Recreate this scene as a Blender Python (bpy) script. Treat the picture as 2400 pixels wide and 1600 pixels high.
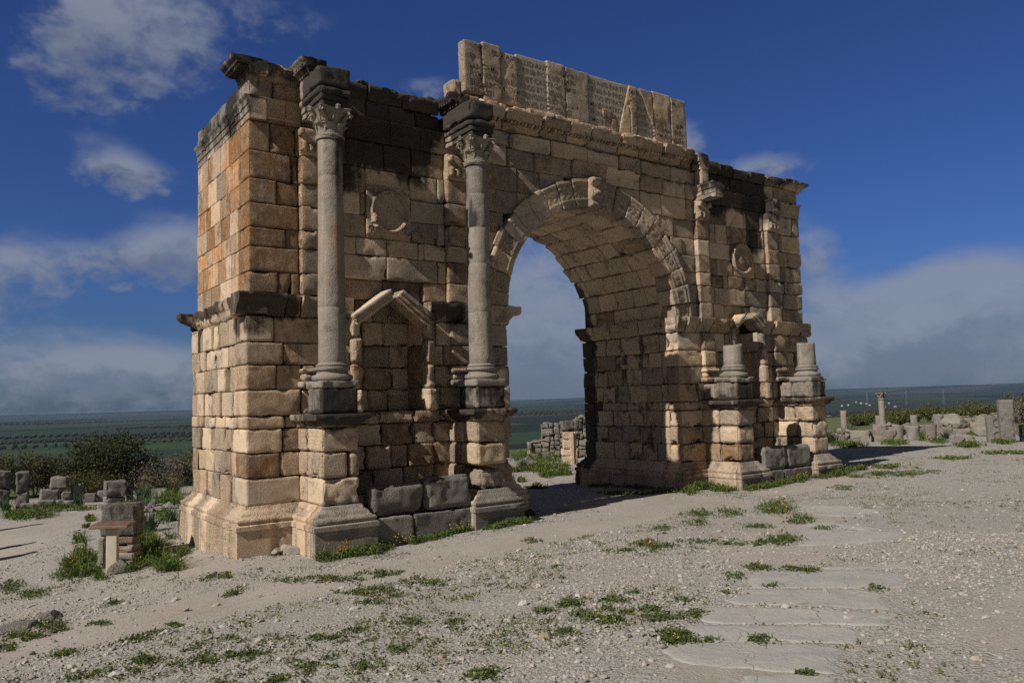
import bpy, math, random
import numpy as np
from mathutils import Matrix, Vector

# ---------------------------------------------------------------- camera, sky, sun, exposure
scene = bpy.context.scene
scene.render.engine = 'CYCLES'
for o in list(bpy.data.objects):
    bpy.data.objects.remove(o)
COL = scene.collection
CAM = Vector((-4.9823, -16.311, 2.3249))
cd = bpy.data.cameras.new('camera'); cam = bpy.data.objects.new('camera', cd); COL.objects.link(cam)
cd.sensor_width = 36.0; cd.sensor_fit = 'HORIZONTAL'; cd.lens = 27.594
cd.clip_start = 0.1; cd.clip_end = 40000
R = ((0.814423, -0.579573, -0.02846), (-0.020507, -0.077763, 0.996761), (-0.579909, -0.811202, -0.075217))
cam.matrix_world = Matrix(((R[0][0], R[1][0], R[2][0], CAM.x), (R[0][1], R[1][1], R[2][1], CAM.y),
                           (R[0][2], R[1][2], R[2][2], CAM.z), (0, 0, 0, 1)))
scene.camera = cam

SUN_EL = math.radians(39.0)
SUN_XY = Vector((-1.0, -0.106)).normalized()             # horizontal direction towards the sun
SUN_ROT = math.atan2(SUN_XY.x, SUN_XY.y)
sd = bpy.data.lights.new('sun', 'SUN'); sun = bpy.data.objects.new('sun', sd); COL.objects.link(sun)
sd.energy = 5.0; sd.angle = math.radians(0.53); sd.color = (1.0, 0.94, 0.875)
to_sun = Vector((SUN_XY.x*math.cos(SUN_EL), SUN_XY.y*math.cos(SUN_EL), math.sin(SUN_EL)))
sun.rotation_euler = to_sun.to_track_quat('Z', 'Y').to_euler()
sun.location = (-30, -10, 40)

scene.view_settings.view_transform = 'Standard'
scene.view_settings.look = 'None'
scene.view_settings.exposure = 0.0
scene.view_settings.gamma = 1.0
scene.view_settings.use_curve_mapping = False
scene.cycles.use_denoising = False
scene.cycles.sample_clamp_indirect = 2.5


class NT:
    """small helper to wire shader nodes"""
    def __init__(s, tree):
        s.t = tree; s.n = tree.nodes; s.l = tree.links; s.n.clear()
    def node(s, typ, **kw):
        nd = s.n.new(typ)
        for k, v in kw.items():
            setattr(nd, k, v)
        return nd
    def put(s, sock, v):
        if v is None: return
        if hasattr(v, 'is_output'): s.l.new(v, sock)
        elif hasattr(v, 'outputs'): s.l.new(v.outputs[0], sock)
        else: sock.default_value = v
    def math(s, op, a, b=None, c=None, clamp=False):
        nd = s.node('ShaderNodeMath', operation=op, use_clamp=clamp)
        s.put(nd.inputs[0], a); s.put(nd.inputs[1], b); s.put(nd.inputs[2], c)
        return nd.outputs[0]
    def mix(s, fac, a, b, blend='MIX'):
        nd = s.node('ShaderNodeMix', data_type='RGBA', blend_type=blend)
        s.put(nd.inputs[0], fac); s.put(nd.inputs[6], a if hasattr(a, 'is_output') else (*a, 1)); s.put(nd.inputs[7], b if hasattr(b, 'is_output') else (*b, 1))
        return nd.outputs[2]
    def noise(s, vec, scale, detail=4, rough=0.55, dist=0.0):
        nd = s.node('ShaderNodeTexNoise'); s.put(nd.inputs['Vector'], vec)
        nd.inputs['Scale'].default_value = scale; nd.inputs['Detail'].default_value = detail
        nd.inputs['Roughness'].default_value = rough; nd.inputs['Distortion'].default_value = dist
        return nd.outputs[0]
    def voronoi(s, vec, scale, feature='F1', rand=1.0):
        nd = s.node('ShaderNodeTexVoronoi', feature=feature); s.put(nd.inputs['Vector'], vec)
        nd.inputs['Scale'].default_value = scale; nd.inputs['Randomness'].default_value = rand
        return nd
    def step(s, v, lo, hi, a=0.0, b=1.0):
        nd = s.node('ShaderNodeMapRange', interpolation_type='SMOOTHSTEP', clamp=True)
        s.put(nd.inputs[0], v); s.put(nd.inputs[1], lo); s.put(nd.inputs[2], hi); s.put(nd.inputs[3], a); s.put(nd.inputs[4], b)
        return nd.outputs[0]
    def scaled(s, vec, sc):
        nd = s.node('ShaderNodeVectorMath', operation='MULTIPLY'); s.put(nd.inputs[0], vec); nd.inputs[1].default_value = sc
        return nd.outputs[0]
    def ramp(s, v, stops):
        nd = s.node('ShaderNodeValToRGB'); s.put(nd.inputs[0], v)
        el = nd.color_ramp.elements
        while len(el) < len(stops): el.new(0.5)
        for e, (p, c) in zip(el, stops):
            e.position = p; e.color = (*c, 1)
        return nd.outputs[0]


world = bpy.data.worlds.new('World'); scene.world = world; world.use_nodes = True
SKY_STRENGTH = 0.0445
CLOUDS = [  # azimuth, elevation, half width, half height, weight
 (.1086,.4221,.034,.060,1.0),(.1844,.4173,.057,.045,.8),(.2857,.457,.10,.028,.45),(.1472,.2765,.031,.019,1.05),(.1763,.2703,.034,.010,.7),
 (.2234,.1899,.052,.027,1.1),(.1516,.1771,.075,.018,.8),(.0473,.1518,.040,.030,1.0),(.1008,.0512,.085,.030,1.0),
 (.1777,.0508,.055,.018,.9),(.5188,.389,.036,.012,.7),(.9425,.2693,.036,.013,1.0),(.9833,.167,.026,.030,1.1),(.8621,.3104,.02,.022,.55),
 (1.0152,.0988,.050,.026,1.1),(1.1395,.1128,.065,.014,.95),(1.174,.0816,.065,.034,1.0),(1.1109,.0578,.045,.022,1.05),
 (.655,.1386,.085,.085,1.0),(.6475,.0636,.11,.045,1.1),(1.097,.0303,.16,.02,.5),(.36,.015,.45,.03,.40),(1.03,.013,.40,.03,.5),(1.16,.14,.045,.012,.55),(1.145,.092,.06,.03,.8),(1.05,.055,.06,.03,.9)]
w = NT(world.node_tree)
geo = w.node('ShaderNodeTexCoord'); dirv = geo.outputs['Generated']
sky = w.node('ShaderNodeTexSky', sky_type='NISHITA', sun_disc=False)
sky.sun_elevation = SUN_EL; sky.sun_rotation = SUN_ROT; sky.altitude = 400; sky.air_density = 1.0; sky.dust_density = 0.6; sky.ozone_density = 2.5
sep = w.node('ShaderNodeSeparateXYZ'); w.put(sep.inputs[0], dirv)
az = w.math('ARCTAN2', sep.outputs[0], sep.outputs[1]); el = w.math('ARCSINE', sep.outputs[2])
n_big = w.noise(w.scaled(dirv, (1, 1, 1.7)), 7.0, 8, 0.58, 0.35)
n_fine = w.noise(w.scaled(dirv, (1, 1, 1.5)), 26.0, 7, 0.6, 0.2)
wob = w.math('MULTIPLY', w.math('SUBTRACT', n_big, 0.5), 0.10)
wob2 = w.math('MULTIPLY', w.math('SUBTRACT', n_fine, 0.5), 0.05)
azw = w.math('ADD', az, wob); elw = w.math('ADD', el, wob2)
tot = None; lit = None
for a0, e0, ra, re, wt in CLOUDS:
    u = w.math('DIVIDE', w.math('SUBTRACT', azw, a0), ra); v = w.math('DIVIDE', w.math('SUBTRACT', elw, e0), re)
    q = w.math('ADD', w.math('MULTIPLY', u, u), w.math('MULTIPLY', v, v))
    g = w.math('MULTIPLY', w.math('EXPONENT', w.math('MULTIPLY', q, -0.55)), wt)
    tot = g if tot is None else w.math('ADD', tot, g)
    gl = w.math('MULTIPLY', g, v)
    lit = gl if lit is None else w.math('ADD', lit, gl)
dens = w.math('ADD', tot, w.math('MULTIPLY', w.math('SUBTRACT', n_fine, 0.5), 2.0))
dens = w.math('ADD', dens, w.math('MULTIPLY', w.math('SUBTRACT', n_big, 0.5), 1.6))
dens = w.math('MULTIPLY', dens, w.step(tot, 0.05, 0.35))
mask = w.step(dens, 0.08, 1.3)
bright = w.step(w.math('ADD', lit, w.math('MULTIPLY', w.math('SUBTRACT', n_fine, 0.5), 1.2)), -1.0, 0.7)
ccol = w.mix(bright, (3.3, 4.0, 5.6), (5.8, 6.5, 8.0))
tint = w.mix(w.step(el, 0.0, 0.22), (.42, .63, 1.06), (.46, .70, 1.32))           # deep blue of clear dry air, duller near the horizon
low = w.step(el, -.01, .05, .80, 1.0)
tint = w.mix(1.0, tint, low, 'MULTIPLY')
skyc = w.mix(1.0, sky.outputs[0], tint, 'MULTIPLY')
mix = w.mix(w.math('MULTIPLY', mask, 0.78), skyc, ccol)
# grey cloud added out of view, behind and above, to neutralise the fill
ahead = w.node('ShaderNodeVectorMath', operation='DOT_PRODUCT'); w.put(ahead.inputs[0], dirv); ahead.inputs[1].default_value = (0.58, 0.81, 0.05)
fill_cover = w.math('MULTIPLY', w.step(ahead.outputs['Value'], .62, .35), w.step(n_big, .30, .50, .25, .95))
mix = w.mix(fill_cover, mix, w.mix(w.step(n_fine, .3, .7), (1.3, 1.3, 1.4), (2.1, 2.1, 2.2)))
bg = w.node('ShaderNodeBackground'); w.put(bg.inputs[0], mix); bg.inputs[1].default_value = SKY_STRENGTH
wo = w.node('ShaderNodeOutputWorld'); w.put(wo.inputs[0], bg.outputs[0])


# ---------------------------------------------------------------- numpy noise and mesh helpers
def _h(ix, iy, iz, seed):
    n = (ix.astype(np.uint32)*np.uint32(374761393) + iy.astype(np.uint32)*np.uint32(668265263) + iz.astype(np.uint32)*np.uint32(2147483647 % 4294967291) + np.uint32((seed*1274126177) & 0xffffffff))
    n = (n ^ (n >> np.uint32(13)))*np.uint32(1274126177)
    n = n ^ (n >> np.uint32(16))
    n = n*np.uint32(2246822519); n = n ^ (n >> np.uint32(15))
    return n.astype(np.float64)/4294967295.0
def vnoise(P, seed=0):
    F = np.floor(P); f = P-F; f = f*f*(3-2*f)
    I = F.astype(np.int64); x, y, z = I[:, 0], I[:, 1], I[:, 2]
    fx, fy, fz = f[:, 0], f[:, 1], f[:, 2]
    def c(a, b, d): return _h(x+a, y+b, z+d, seed)
    x00 = c(0,0,0)*(1-fx)+c(1,0,0)*fx; x10 = c(0,1,0)*(1-fx)+c(1,1,0)*fx
    x01 = c(0,0,1)*(1-fx)+c(1,0,1)*fx; x11 = c(0,1,1)*(1-fx)+c(1,1,1)*fx
    return (x00*(1-fy)+x10*fy)*(1-fz)+(x01*(1-fy)+x11*fy)*fz
def fbm(P, freq, octaves=3, seed=0):
    P = np.asarray(P, float); t = 0; a = 1.0; s = 0.0
    for k in range(octaves):
        t = t+a*vnoise(P*freq+k*31.7, seed+k); s += a; a *= 0.5; freq *= 2.1
    return t/s
def ss(x, a, b):
    t = np.clip((x-a)/(b-a), 0, 1); return t*t*(3-2*t)

class MB:
    """collects geometry for ONE mesh object"""
    def __init__(s): s.V = []; s.F = []; s.C = []; s.n = 0
    def add(s, V, F, col=(0.5, 0, 0, 0)):
        V = np.asarray(V, float); c = np.asarray(col, float)
        if c.ndim == 1: c = np.tile(c, (len(V), 1))
        s.V.append(V); s.C.append(c)
        for f in (F if isinstance(F, list) else [F]):
            s.F.append(np.asarray(f, np.int64)+s.n)
        s.n += len(V)
    def verts(s): return np.concatenate(s.V)
    def build(s, name, mat, parent=None, sharp=None, smooth=True, post=None):
        V = np.concatenate(s.V); C = np.concatenate(s.C)
        if post is not None: C = post(V, C)
        if parent is not None: V = V-np.array(ORG[parent.name])
        me = bpy.data.meshes.new(name); me.vertices.add(len(V)); me.vertices.foreach_set('co', V.astype(np.float32).ravel())
        loops = np.concatenate([f.ravel() for f in s.F]); tot = np.concatenate([np.full(len(f), f.shape[1]) for f in s.F])
        st = np.concatenate([[0], np.cumsum(tot)[:-1]])
        me.loops.add(len(loops)); me.polygons.add(len(tot))
        me.polygons.foreach_set('loop_start', st.astype(np.int32))
        me.loops.foreach_set('vertex_index', loops.astype(np.int32))
        me.polygons.foreach_set('use_smooth', np.full(len(tot), bool(smooth)))
        me.update(calc_edges=True); me.validate()
        a = me.color_attributes.new('col', 'FLOAT_COLOR', 'POINT'); a.data.foreach_set('color', C.astype(np.float32).ravel())
        if sharp: me.set_sharp_from_angle(angle=math.radians(sharp))
        me.materials.append(mat)
        o = bpy.data.objects.new(name, me); COL.objects.link(o)
        if parent is not None:
            o.parent = parent; ORG[o.name] = ORG[parent.name]
        else: ORG[o.name] = (0, 0, 0)
        return o
ORG = {}
def tag(o, label=None, cat=None, group=None, kind=None):
    if label: o['label'] = label
    if cat: o['category'] = cat
    if group: o['group'] = group
    if kind: o['kind'] = kind
    return o
def empty(name, loc, label, cat, group=None):
    o = bpy.data.objects.new(name, None); COL.objects.link(o); o.location = loc; o.empty_display_size = 0.2
    ORG[o.name] = tuple(loc)
    return tag(o, label, cat, group)
def solo(mb, name, mat, loc, label, cat, group=None, sharp=None, kind=None, post=None):
    """a thing that is one mesh, its origin at loc"""
    mb.V = [v-np.array(loc) for v in mb.V]
    o = mb.build(name, mat, None, sharp, post=(None if post is None else (lambda V, C: post(V+np.array(loc), C))))
    o.location = loc
    return tag(o, label, cat, group, kind)

RNG = np.random.default_rng(11)
rnd = lambda a=0.0, b=1.0: float(RNG.uniform(a, b))
def axis_pts(L, r, h):
    if L <= 2.4*r: return np.array([0, L*.2, L*.5, L*.8, L])
    e = .026
    if L < 2*(r+e)+.02:
        n = max(1, int(round((L-2*r)/h))); return np.concatenate([[0, .35*r], np.linspace(r, L-r, n+1), [L-.35*r, L]])
    n = max(1, int(round((L-2*r-2*e)/h)))
    return np.concatenate([[0, .35*r, r], np.linspace(r+e, L-r-e, n+1), [L-r, L-.35*r, L]])
_bid = [0]
def rblock(mb, lo, hi, r=.03, amp=.012, h=.08, hide='', col=None, chip=.05, warp=None, rough=1.0):
    """a weathered block: rounded, chipped, noisy box.  hide: faces left out, e.g. '+y-z'"""
    _bid[0] += 1; sid = _bid[0]
    lo = np.array(lo, float); hi = np.array(hi, float)
    lo, hi = np.minimum(lo, hi), np.maximum(lo, hi)
    L = hi-lo; r = min(r, .32*L.min())
    ax = [axis_pts(L[k], r, h)+lo[k] for k in range(3)]
    P = []; F = []; n = 0
    for a in range(3):
        b, c = (a+1) % 3, (a+2) % 3
        B, Cc = np.meshgrid(ax[b], ax[c], indexing='ij'); nb, nc = B.shape
        idx = np.arange(nb*nc).reshape(nb, nc)
        q = np.stack([idx[:-1, :-1], idx[1:, :-1], idx[1:, 1:], idx[:-1, 1:]], -1).reshape(-1, 4)
        for s, val in (('-', lo[a]), ('+', hi[a])):
            if s+'xyz'[a] in hide: continue
            p = np.zeros((nb*nc, 3)); p[:, a] = val; p[:, b] = B.ravel(); p[:, c] = Cc.ravel()
            P.append(p); F.append((q if s == '+' else q[:, ::-1])+n); n += len(p)
    P = np.concatenate(P); F = np.concatenate(F)
    _, ui, inv = np.unique(np.round(P*1e5).astype(np.int64), axis=0, return_index=True, return_inverse=True)
    P = P[ui]; F = inv.ravel()[F]
    q = np.minimum(np.maximum(P, lo+r), hi-r); d = P-q; ln = np.linalg.norm(d, axis=1); ok = ln > 1e-9
    nv = np.where(ok[:, None], d/np.maximum(ln, 1e-9)[:, None], 0)
    edge = np.clip((ln/r-1)/.414, 0, 1.6)
    S = P+np.array([sid*7.13, sid*3.71, sid*5.17])
    disp = amp*(2.2*(fbm(S, 1.6, 2, 3)-.5)+1.6*rough*(fbm(S, 8, 3, 7)-.5))
    p = q+nv*(r+disp)[:, None]
    # broken arrises: bites along the edges, much wider than the rounding
    if chip > 0:
        dd = np.sort(np.minimum(P-lo, hi-P), axis=1)[:, 1]; R2 = min(.16, .3*L.min()); q2 = np.minimum(np.maximum(P, lo+R2), hi-R2); d2 = P-q2; d2 /= np.maximum(np.linalg.norm(d2, axis=1, keepdims=True), 1e-6)
        bite = np.exp(-dd/.022)*.22*chip*fbm(S, 7, 2, 9)+np.exp(-dd/(.03+.28*chip))*1.35*chip*np.clip(fbm(S, 2.9, 3, 5)*4.2-2.5, 0, 1)
        p = p-d2*np.minimum(bite, .35*L.min())[:, None]
    if warp is not None: p = warp(p)
    if col is None: col = (rnd(), 0, 0, 0)
    mb.add(p, F, col)

def lathe(mb, cx, cy, prof, seg=40, amp=.006, col=(.5, 0, 0, 0), rfreq=4.0, zsub=None, cap=True):
    prof = np.array(prof, float)
    if zsub:
        out = []
        for (r0, z0), (r1, z1) in zip(prof[:-1], prof[1:]):
            k = max(1, int(abs(z1-z0)/zsub)); t = np.arange(k)/k
            out.append(np.stack([r0+(r1-r0)*t, z0+(z1-z0)*t], 1))
        prof = np.concatenate(out+[prof[-1:]])
    th = np.linspace(0, 2*np.pi, seg, endpoint=False); m = len(prof)
    Rr = np.repeat(prof[:, 0], seg); Z = np.repeat(prof[:, 1], seg); T = np.tile(th, m)
    P = np.stack([cx+Rr*np.cos(T), cy+Rr*np.sin(T), Z], 1)
    dn = amp*(2*(fbm(P+cx*3.3, rfreq, 3, 21)-.5)); P[:, 0] += np.cos(T)*dn; P[:, 1] += np.sin(T)*dn
    i = np.arange(m-1)[:, None]; j = np.arange(seg)[None]; j2 = (j+1) % seg
    F = np.stack([i*seg+j, i*seg+j2, (i+1)*seg+j2, (i+1)*seg+j], -1).reshape(-1, 4)
    Fs = [F]
    if cap:
        P = np.concatenate([P, [[cx, cy, prof[-1, 1]], [cx, cy, prof[0, 1]]]])
        jj = np.arange(seg); k2 = (jj+1) % seg
        Fs.append(np.stack([(m-1)*seg+jj, (m-1)*seg+k2, np.full(seg, m*seg)], 1))
        Fs.append(np.stack([k2, jj, np.full(seg, m*seg+1)], 1))
    mb.add(P, Fs, col)

def ringmold(mb, x0, x1, y0, y1, prof, h=.09, amp=.008, col=(.5, 0, 0, 0), joints=0.0):
    """moulding swept round a rectangle in plan; prof = [(outward offset, z)] from bottom to top"""
    pts = []; dirs = []; jo = []
    for (a, b, n0) in (((x0, y0), (x1, y0), (0, -1)), ((x1, y0), (x1, y1), (1, 0)), ((x1, y1), (x0, y1), (0, 1)), ((x0, y1), (x0, y0), (-1, 0))):
        L = math.dist(a, b); k = max(2, int(L/h)); nj = 0.0
        for i in range(k):
            t = i/k; pts.append((a[0]+(b[0]-a[0])*t, a[1]+(b[1]-a[1])*t))
            if i == 0:
                dirs.append(n0); jo.append(0)
            else:
                dirs.append(n0); j = 0
                if joints and i*L/k > nj+joints*rnd(.5, 1.4) and i > 1: j = 1; nj = i*L/k
                jo.append(j)
    pts = np.array(pts); dirs = np.array(dirs, float); jo = np.array(jo, float); n = len(pts)
    tones = RNG.uniform(.05, .95, int(jo.sum())+5)[np.cumsum(jo).astype(int)] if joints else np.full(n, col[0])
    cx, cy = (x0+x1)/2, (y0+y1)/2
    for i, p in enumerate(pts):                                 # corners mitre
        if (abs(p[0]-x0) < 1e-6 or abs(p[0]-x1) < 1e-6) and (abs(p[1]-y0) < 1e-6 or abs(p[1]-y1) < 1e-6):
            dirs[i] = (1 if p[0] > cx else -1, 1 if p[1] > cy else -1)
    prof = np.array(prof, float); m = len(prof)
    X = pts[None]+dirs[None]*prof[:, 0][:, None, None]
    P = np.concatenate([X, np.repeat(prof[:, 1][:, None], n, 1)[..., None]], -1).reshape(-1, 3)
    S = P+x0*5.7
    dn = amp*(2*(fbm(S, 1.7, 2, 31)-.5)+1.6*(fbm(S, 7, 3, 33)-.5))-np.tile(jo, m)*.03
    dn = dn-.05*np.clip(fbm(S, 2.3, 2, 35)*3-1.9, 0, 1)
    P[:, :2] += np.tile(dirs, (m, 1))*dn[:, None]; P[:, 2] += .4*amp*(2*(fbm(S, 5, 2, 37)-.5))
    i = np.arange(m-1)[:, None]; j = np.arange(n)[None]; j2 = (j+1) % n
    F = np.stack([i*n+j, i*n+j2, (i+1)*n+j2, (i+1)*n+j], -1).reshape(-1, 4)
    Cc = np.tile(np.array(col, float), (len(P), 1)); Cc[:, 0] = np.tile(tones, m)
    mb.add(P, F, Cc)

def extrude(mb, p0, u, nrm, L, prof, h=.07, amp=.01, col=None, chip=.05, ragged=.04):
    """profiled block: prof = closed polygon [(out, z)], swept L along u from p0"""
    u = np.array(u, float); nrm = np.array(nrm, float); p0 = np.array(p0, float); prof = np.array(prof, float)
    sub = []
    m0 = len(prof)
    for k in range(m0):
        a, b = prof[k], prof[(k+1) % m0]; q = max(1, int(np.linalg.norm(b-a)/.07)); t = np.arange(q)[:, None]/q
        sub.append(a+(b-a)*t)
    prof = np.concatenate(sub); m = len(prof); k = max(2, int(L/h)); ts = np.linspace(0, L, k+1)
    cen = prof.mean(0); base = p0[None]
    P = (base+ts[:, None, None]*u[None, None]*1+prof[None, :, 0, None]*nrm+np.array([0, 0, 1])*prof[None, :, 1, None]).reshape(-1, 3)
    _bid[0] += 1; S = P+_bid[0]*4.77
    dirn = np.tile(prof-cen, (k+1, 1)); dl = np.linalg.norm(dirn, axis=1, keepdims=True); dirn = dirn/np.maximum(dl, 1e-6)
    dn = amp*(2.2*(fbm(S, 2, 2, 41)-.5)+1.6*(fbm(S, 9, 3, 43)-.5))-chip*np.clip(fbm(S, 2.8, 3, 45)*3-1.75, 0, 1)*np.minimum(1, dl[:, 0]/.12)
    P = P+(dirn[:, :1]*nrm+dirn[:, 1:]*np.array([0, 0, 1]))*dn[:, None]
    e0 = (np.arange((k+1)*m) < m); e1 = (np.arange((k+1)*m) >= k*m)
    P[e0] += u*ragged*(fbm(S[e0], 4, 2, 47)-.3)[:, None]; P[e1] -= u*ragged*(fbm(S[e1], 4, 2, 49)-.3)[:, None]
    i = np.arange(k)[:, None]; j = np.arange(m)[None]; j2 = (j+1) % m
    F = np.stack([i*m+j, i*m+j2, (i+1)*m+j2, (i+1)*m+j], -1).reshape(-1, 4)
    c0 = P[e0].mean(0); c1 = P[e1].mean(0); nP = len(P); P = np.concatenate([P, [c0, c1]])
    jj = np.arange(m); k2 = (jj+1) % m
    t0 = np.stack([k2, jj, np.full(m, nP)], 1); t1 = np.stack([k*m+jj, k*m+k2, np.full(m, nP+1)], 1)
    # keep outward winding whatever the handedness
    if np.dot(np.cross(u, nrm), (0, 0, 1))*_area(prof) > 0: F = F[:, ::-1]; t0 = t0[:, ::-1]; t1 = t1[:, ::-1]
    if col is None: col = (rnd(), 0, 0, 0)
    mb.add(P, [F, t0, t1], col)
def _area(p):
    x, y = p[:, 0], p[:, 1]; return .5*float(np.sum(x*np.roll(y, -1)-y*np.roll(x, -1)))

def tube(mb, pts, radii, seg=7, col=(.5, 0, 0, 0)):
    pts = np.array(pts, float); m = len(pts); P = []
    for i in range(m):
        t = pts[min(i+1, m-1)]-pts[max(i-1, 0)]; t = t/(np.linalg.norm(t)+1e-9)
        a = np.cross(t, (0.3, 0.2, 1.0) if abs(t[2]) < .95 else (1, 0, 0)); a /= np.linalg.norm(a)+1e-9; b = np.cross(t, a)
        th = np.linspace(0, 2*np.pi, seg, endpoint=False)
        P.append(pts[i]+radii[i]*(np.cos(th)[:, None]*a+np.sin(th)[:, None]*b))
    P = np.concatenate(P); i = np.arange(m-1)[:, None]; j = np.arange(seg)[None]; j2 = (j+1) % seg
    F = np.stack([i*seg+j, i*seg+j2, (i+1)*seg+j2, (i+1)*seg+j], -1).reshape(-1, 4)
    c = len(P); P = np.concatenate([P, pts[-1:]]); jj = np.arange(seg)
    mb.add(P, [F, np.stack([(m-1)*seg+jj, (m-1)*seg+(jj+1) % seg, np.full(seg, c)], 1)], col)

_t = (1+5**.5)/2
ICO_V = np.array([(-1,_t,0),(1,_t,0),(-1,-_t,0),(1,-_t,0),(0,-1,_t),(0,1,_t),(0,-1,-_t),(0,1,-_t),(_t,0,-1),(_t,0,1),(-_t,0,-1),(-_t,0,1)], float)
ICO_V /= np.linalg.norm(ICO_V[0])
ICO_F = np.array([(0,11,5),(0,5,1),(0,1,7),(0,7,10),(0,10,11),(1,5,9),(5,11,4),(11,10,2),(10,7,6),(7,1,8),(3,9,4),(3,4,2),(3,2,6),(3,6,8),(3,8,9),(4,9,5),(2,4,11),(6,2,10),(8,6,7),(9,8,1)])
def ico_sub(k):
    V = ICO_V.copy(); F = ICO_F.copy()
    for _ in range(k):
        e = {}; V = list(map(tuple, V)); nf = []
        def mid(a, b):
            key = (min(a, b), max(a, b))
            if key not in e:
                m = (np.array(V[a])+np.array(V[b]))/2; m /= np.linalg.norm(m); e[key] = len(V); V.append(tuple(m))
            return e[key]
        for a, b, c in F:
            ab, bc, ca = mid(a, b), mid(b, c), mid(c, a); nf += [(a, ab, ca), (b, bc, ab), (c, ca, bc), (ab, bc, ca)]
        V = np.array(V); F = np.array(nf)
    return V, F
ICO1 = ico_sub(1); ICO3 = ico_sub(4)
def rock(mb, c, size, col=None, seed=0, amp=.35, flat=.55):
    V, F = ICO3; s = np.array(size, float)
    d = V*(1+amp*2*(fbm(V+seed*9.1, 1.1, 2, 51)-.5)[:, None]+.16*(fbm(V+seed*5.3, 3.5, 3, 53)-.5)[:, None])
    rg = np.random.default_rng(int(seed)*13+7)
    for _ in range(9):                                           # flat broken faces
        nn = rg.normal(size=3); nn /= np.linalg.norm(nn); d = d-np.maximum(0, d@nn-rg.uniform(.55, .85))[:, None]*nn
    d = d*(1+.10*(fbm(V+seed*3.1, 5, 3, 55)-.5)[:, None])
    P = d*s; P[:, 2] = np.maximum(P[:, 2], -flat*s[2])
    a = seed*1.7; ca, sa = math.cos(a), math.sin(a)
    P = np.stack([P[:, 0]*ca-P[:, 1]*sa, P[:, 0]*sa+P[:, 1]*ca, P[:, 2]], 1)+np.array(c)
    mb.add(P, F, (rnd(), 0, 0, 0) if col is None else col)
def rand_rot(n):
    q = RNG.normal(size=(n, 4)); q /= np.linalg.norm(q, axis=1, keepdims=True); a, b, c, d = q.T
    return np.stack([np.stack([1-2*(c*c+d*d), 2*(b*c-a*d), 2*(b*d+a*c)], -1), np.stack([2*(b*c+a*d), 1-2*(b*b+d*d), 2*(c*d-a*b)], -1), np.stack([2*(b*d-a*c), 2*(c*d+a*b), 1-2*(b*b+c*c)], -1)], -2)
def stones(mb, xyz, size, sub=0, sink=.25, flat=.6):
    """many small loose stones at once; size (n,)"""
    V, F = (ICO_V, ICO_F) if sub == 0 else ICO1
    n = len(xyz); k = len(V)
    sc = RNG.uniform(.6, 1.25, (n, 1, 3))*np.array([1, 1, flat]); jit = RNG.uniform(.72, 1.2, (n, k, 1))
    P = V[None]*jit*sc; th = RNG.uniform(0, 6.28, n); c, s = np.cos(th)[:, None], np.sin(th)[:, None]
    tl = RNG.normal(0, .25, n)[:, None]
    P[..., 2] += P[..., 0]*tl
    P = np.stack([P[..., 0]*c-P[..., 1]*s, P[..., 0]*s+P[..., 1]*c, P[..., 2]], -1)*size[:, None, None]
    P = P+xyz[:, None]+np.array([0, 0, 1])*(size[:, None, None]*flat*(1-2*sink)*.6)
    tone = np.repeat(RNG.uniform(0, 1, n), k); C = np.zeros((n*k, 4)); C[:, 0] = tone; C[:, 1] = np.repeat(RNG.uniform(0, 1, n), k)
    mb.add(P.reshape(-1, 3), (F[None]+(np.arange(n)*k)[:, None, None]).reshape(-1, 3), C)
def leaves(mb, P, size, N=None, col=None, aspect=.55):
    """n leaf quads (folded along the middle) at points P, random orientation"""
    n = len(P); Rm = rand_rot(n); s = np.broadcast_to(size, (n,))
    q = np.array([(-.5, 0, 0), (0, -aspect*.5, .08), (.5, 0, 0), (0, aspect*.5, .08)])
    V = np.einsum('nij,kj->nki', Rm, q)*s[:, None, None]+P[:, None]
    C = np.zeros((n*4, 4)); C[:, 0] = np.repeat(RNG.uniform(0, 1, n), 4)
    if col is not None: C[:, 1:] = np.repeat(col, 4, 0) if np.ndim(col) == 2 else np.array(col)
    mb.add(V.reshape(-1, 3), np.arange(n*4).reshape(n, 4), C)
def blades(mb, P, h, wd=.012, lean=.5, col=(0, 0, 0), bend=.5):
    """grass blades: three-segment tapering strips"""
    n = len(P); th = RNG.uniform(0, 6.28, n); le = np.abs(RNG.normal(0, lean, n)); hh = np.broadcast_to(h, (n,))*RNG.uniform(.5, 1.2, n)
    d = np.stack([np.cos(th), np.sin(th), np.zeros(n)], 1); side = np.stack([-np.sin(th), np.cos(th), np.zeros(n)], 1)
    lev = []
    for t, wk in ((0, 1.0), (.45, .85), (.8, .5), (1.0, .06)):
        c = P+d*(le*hh*(t+bend*t*t))[:, None]+np.array([0, 0, 1])*(hh*t*(1-.28*np.minimum(le, 1.5)*t))[:, None]
        lev += [c-side*wd*wk*.5, c+side*wd*wk*.5]
    V = np.stack(lev, 1); F = np.array([(0, 1, 3, 2), (2, 3, 5, 4), (4, 5, 7, 6)])
    C = np.zeros((n*8, 4)); C[:, 0] = np.repeat(RNG.uniform(0, 1, n), 8); C[:, 1:] = col
    mb.add(V.reshape(-1, 3), (F[None]+(np.arange(n)*8)[:, None, None]).reshape(-1, 4), C)


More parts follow.
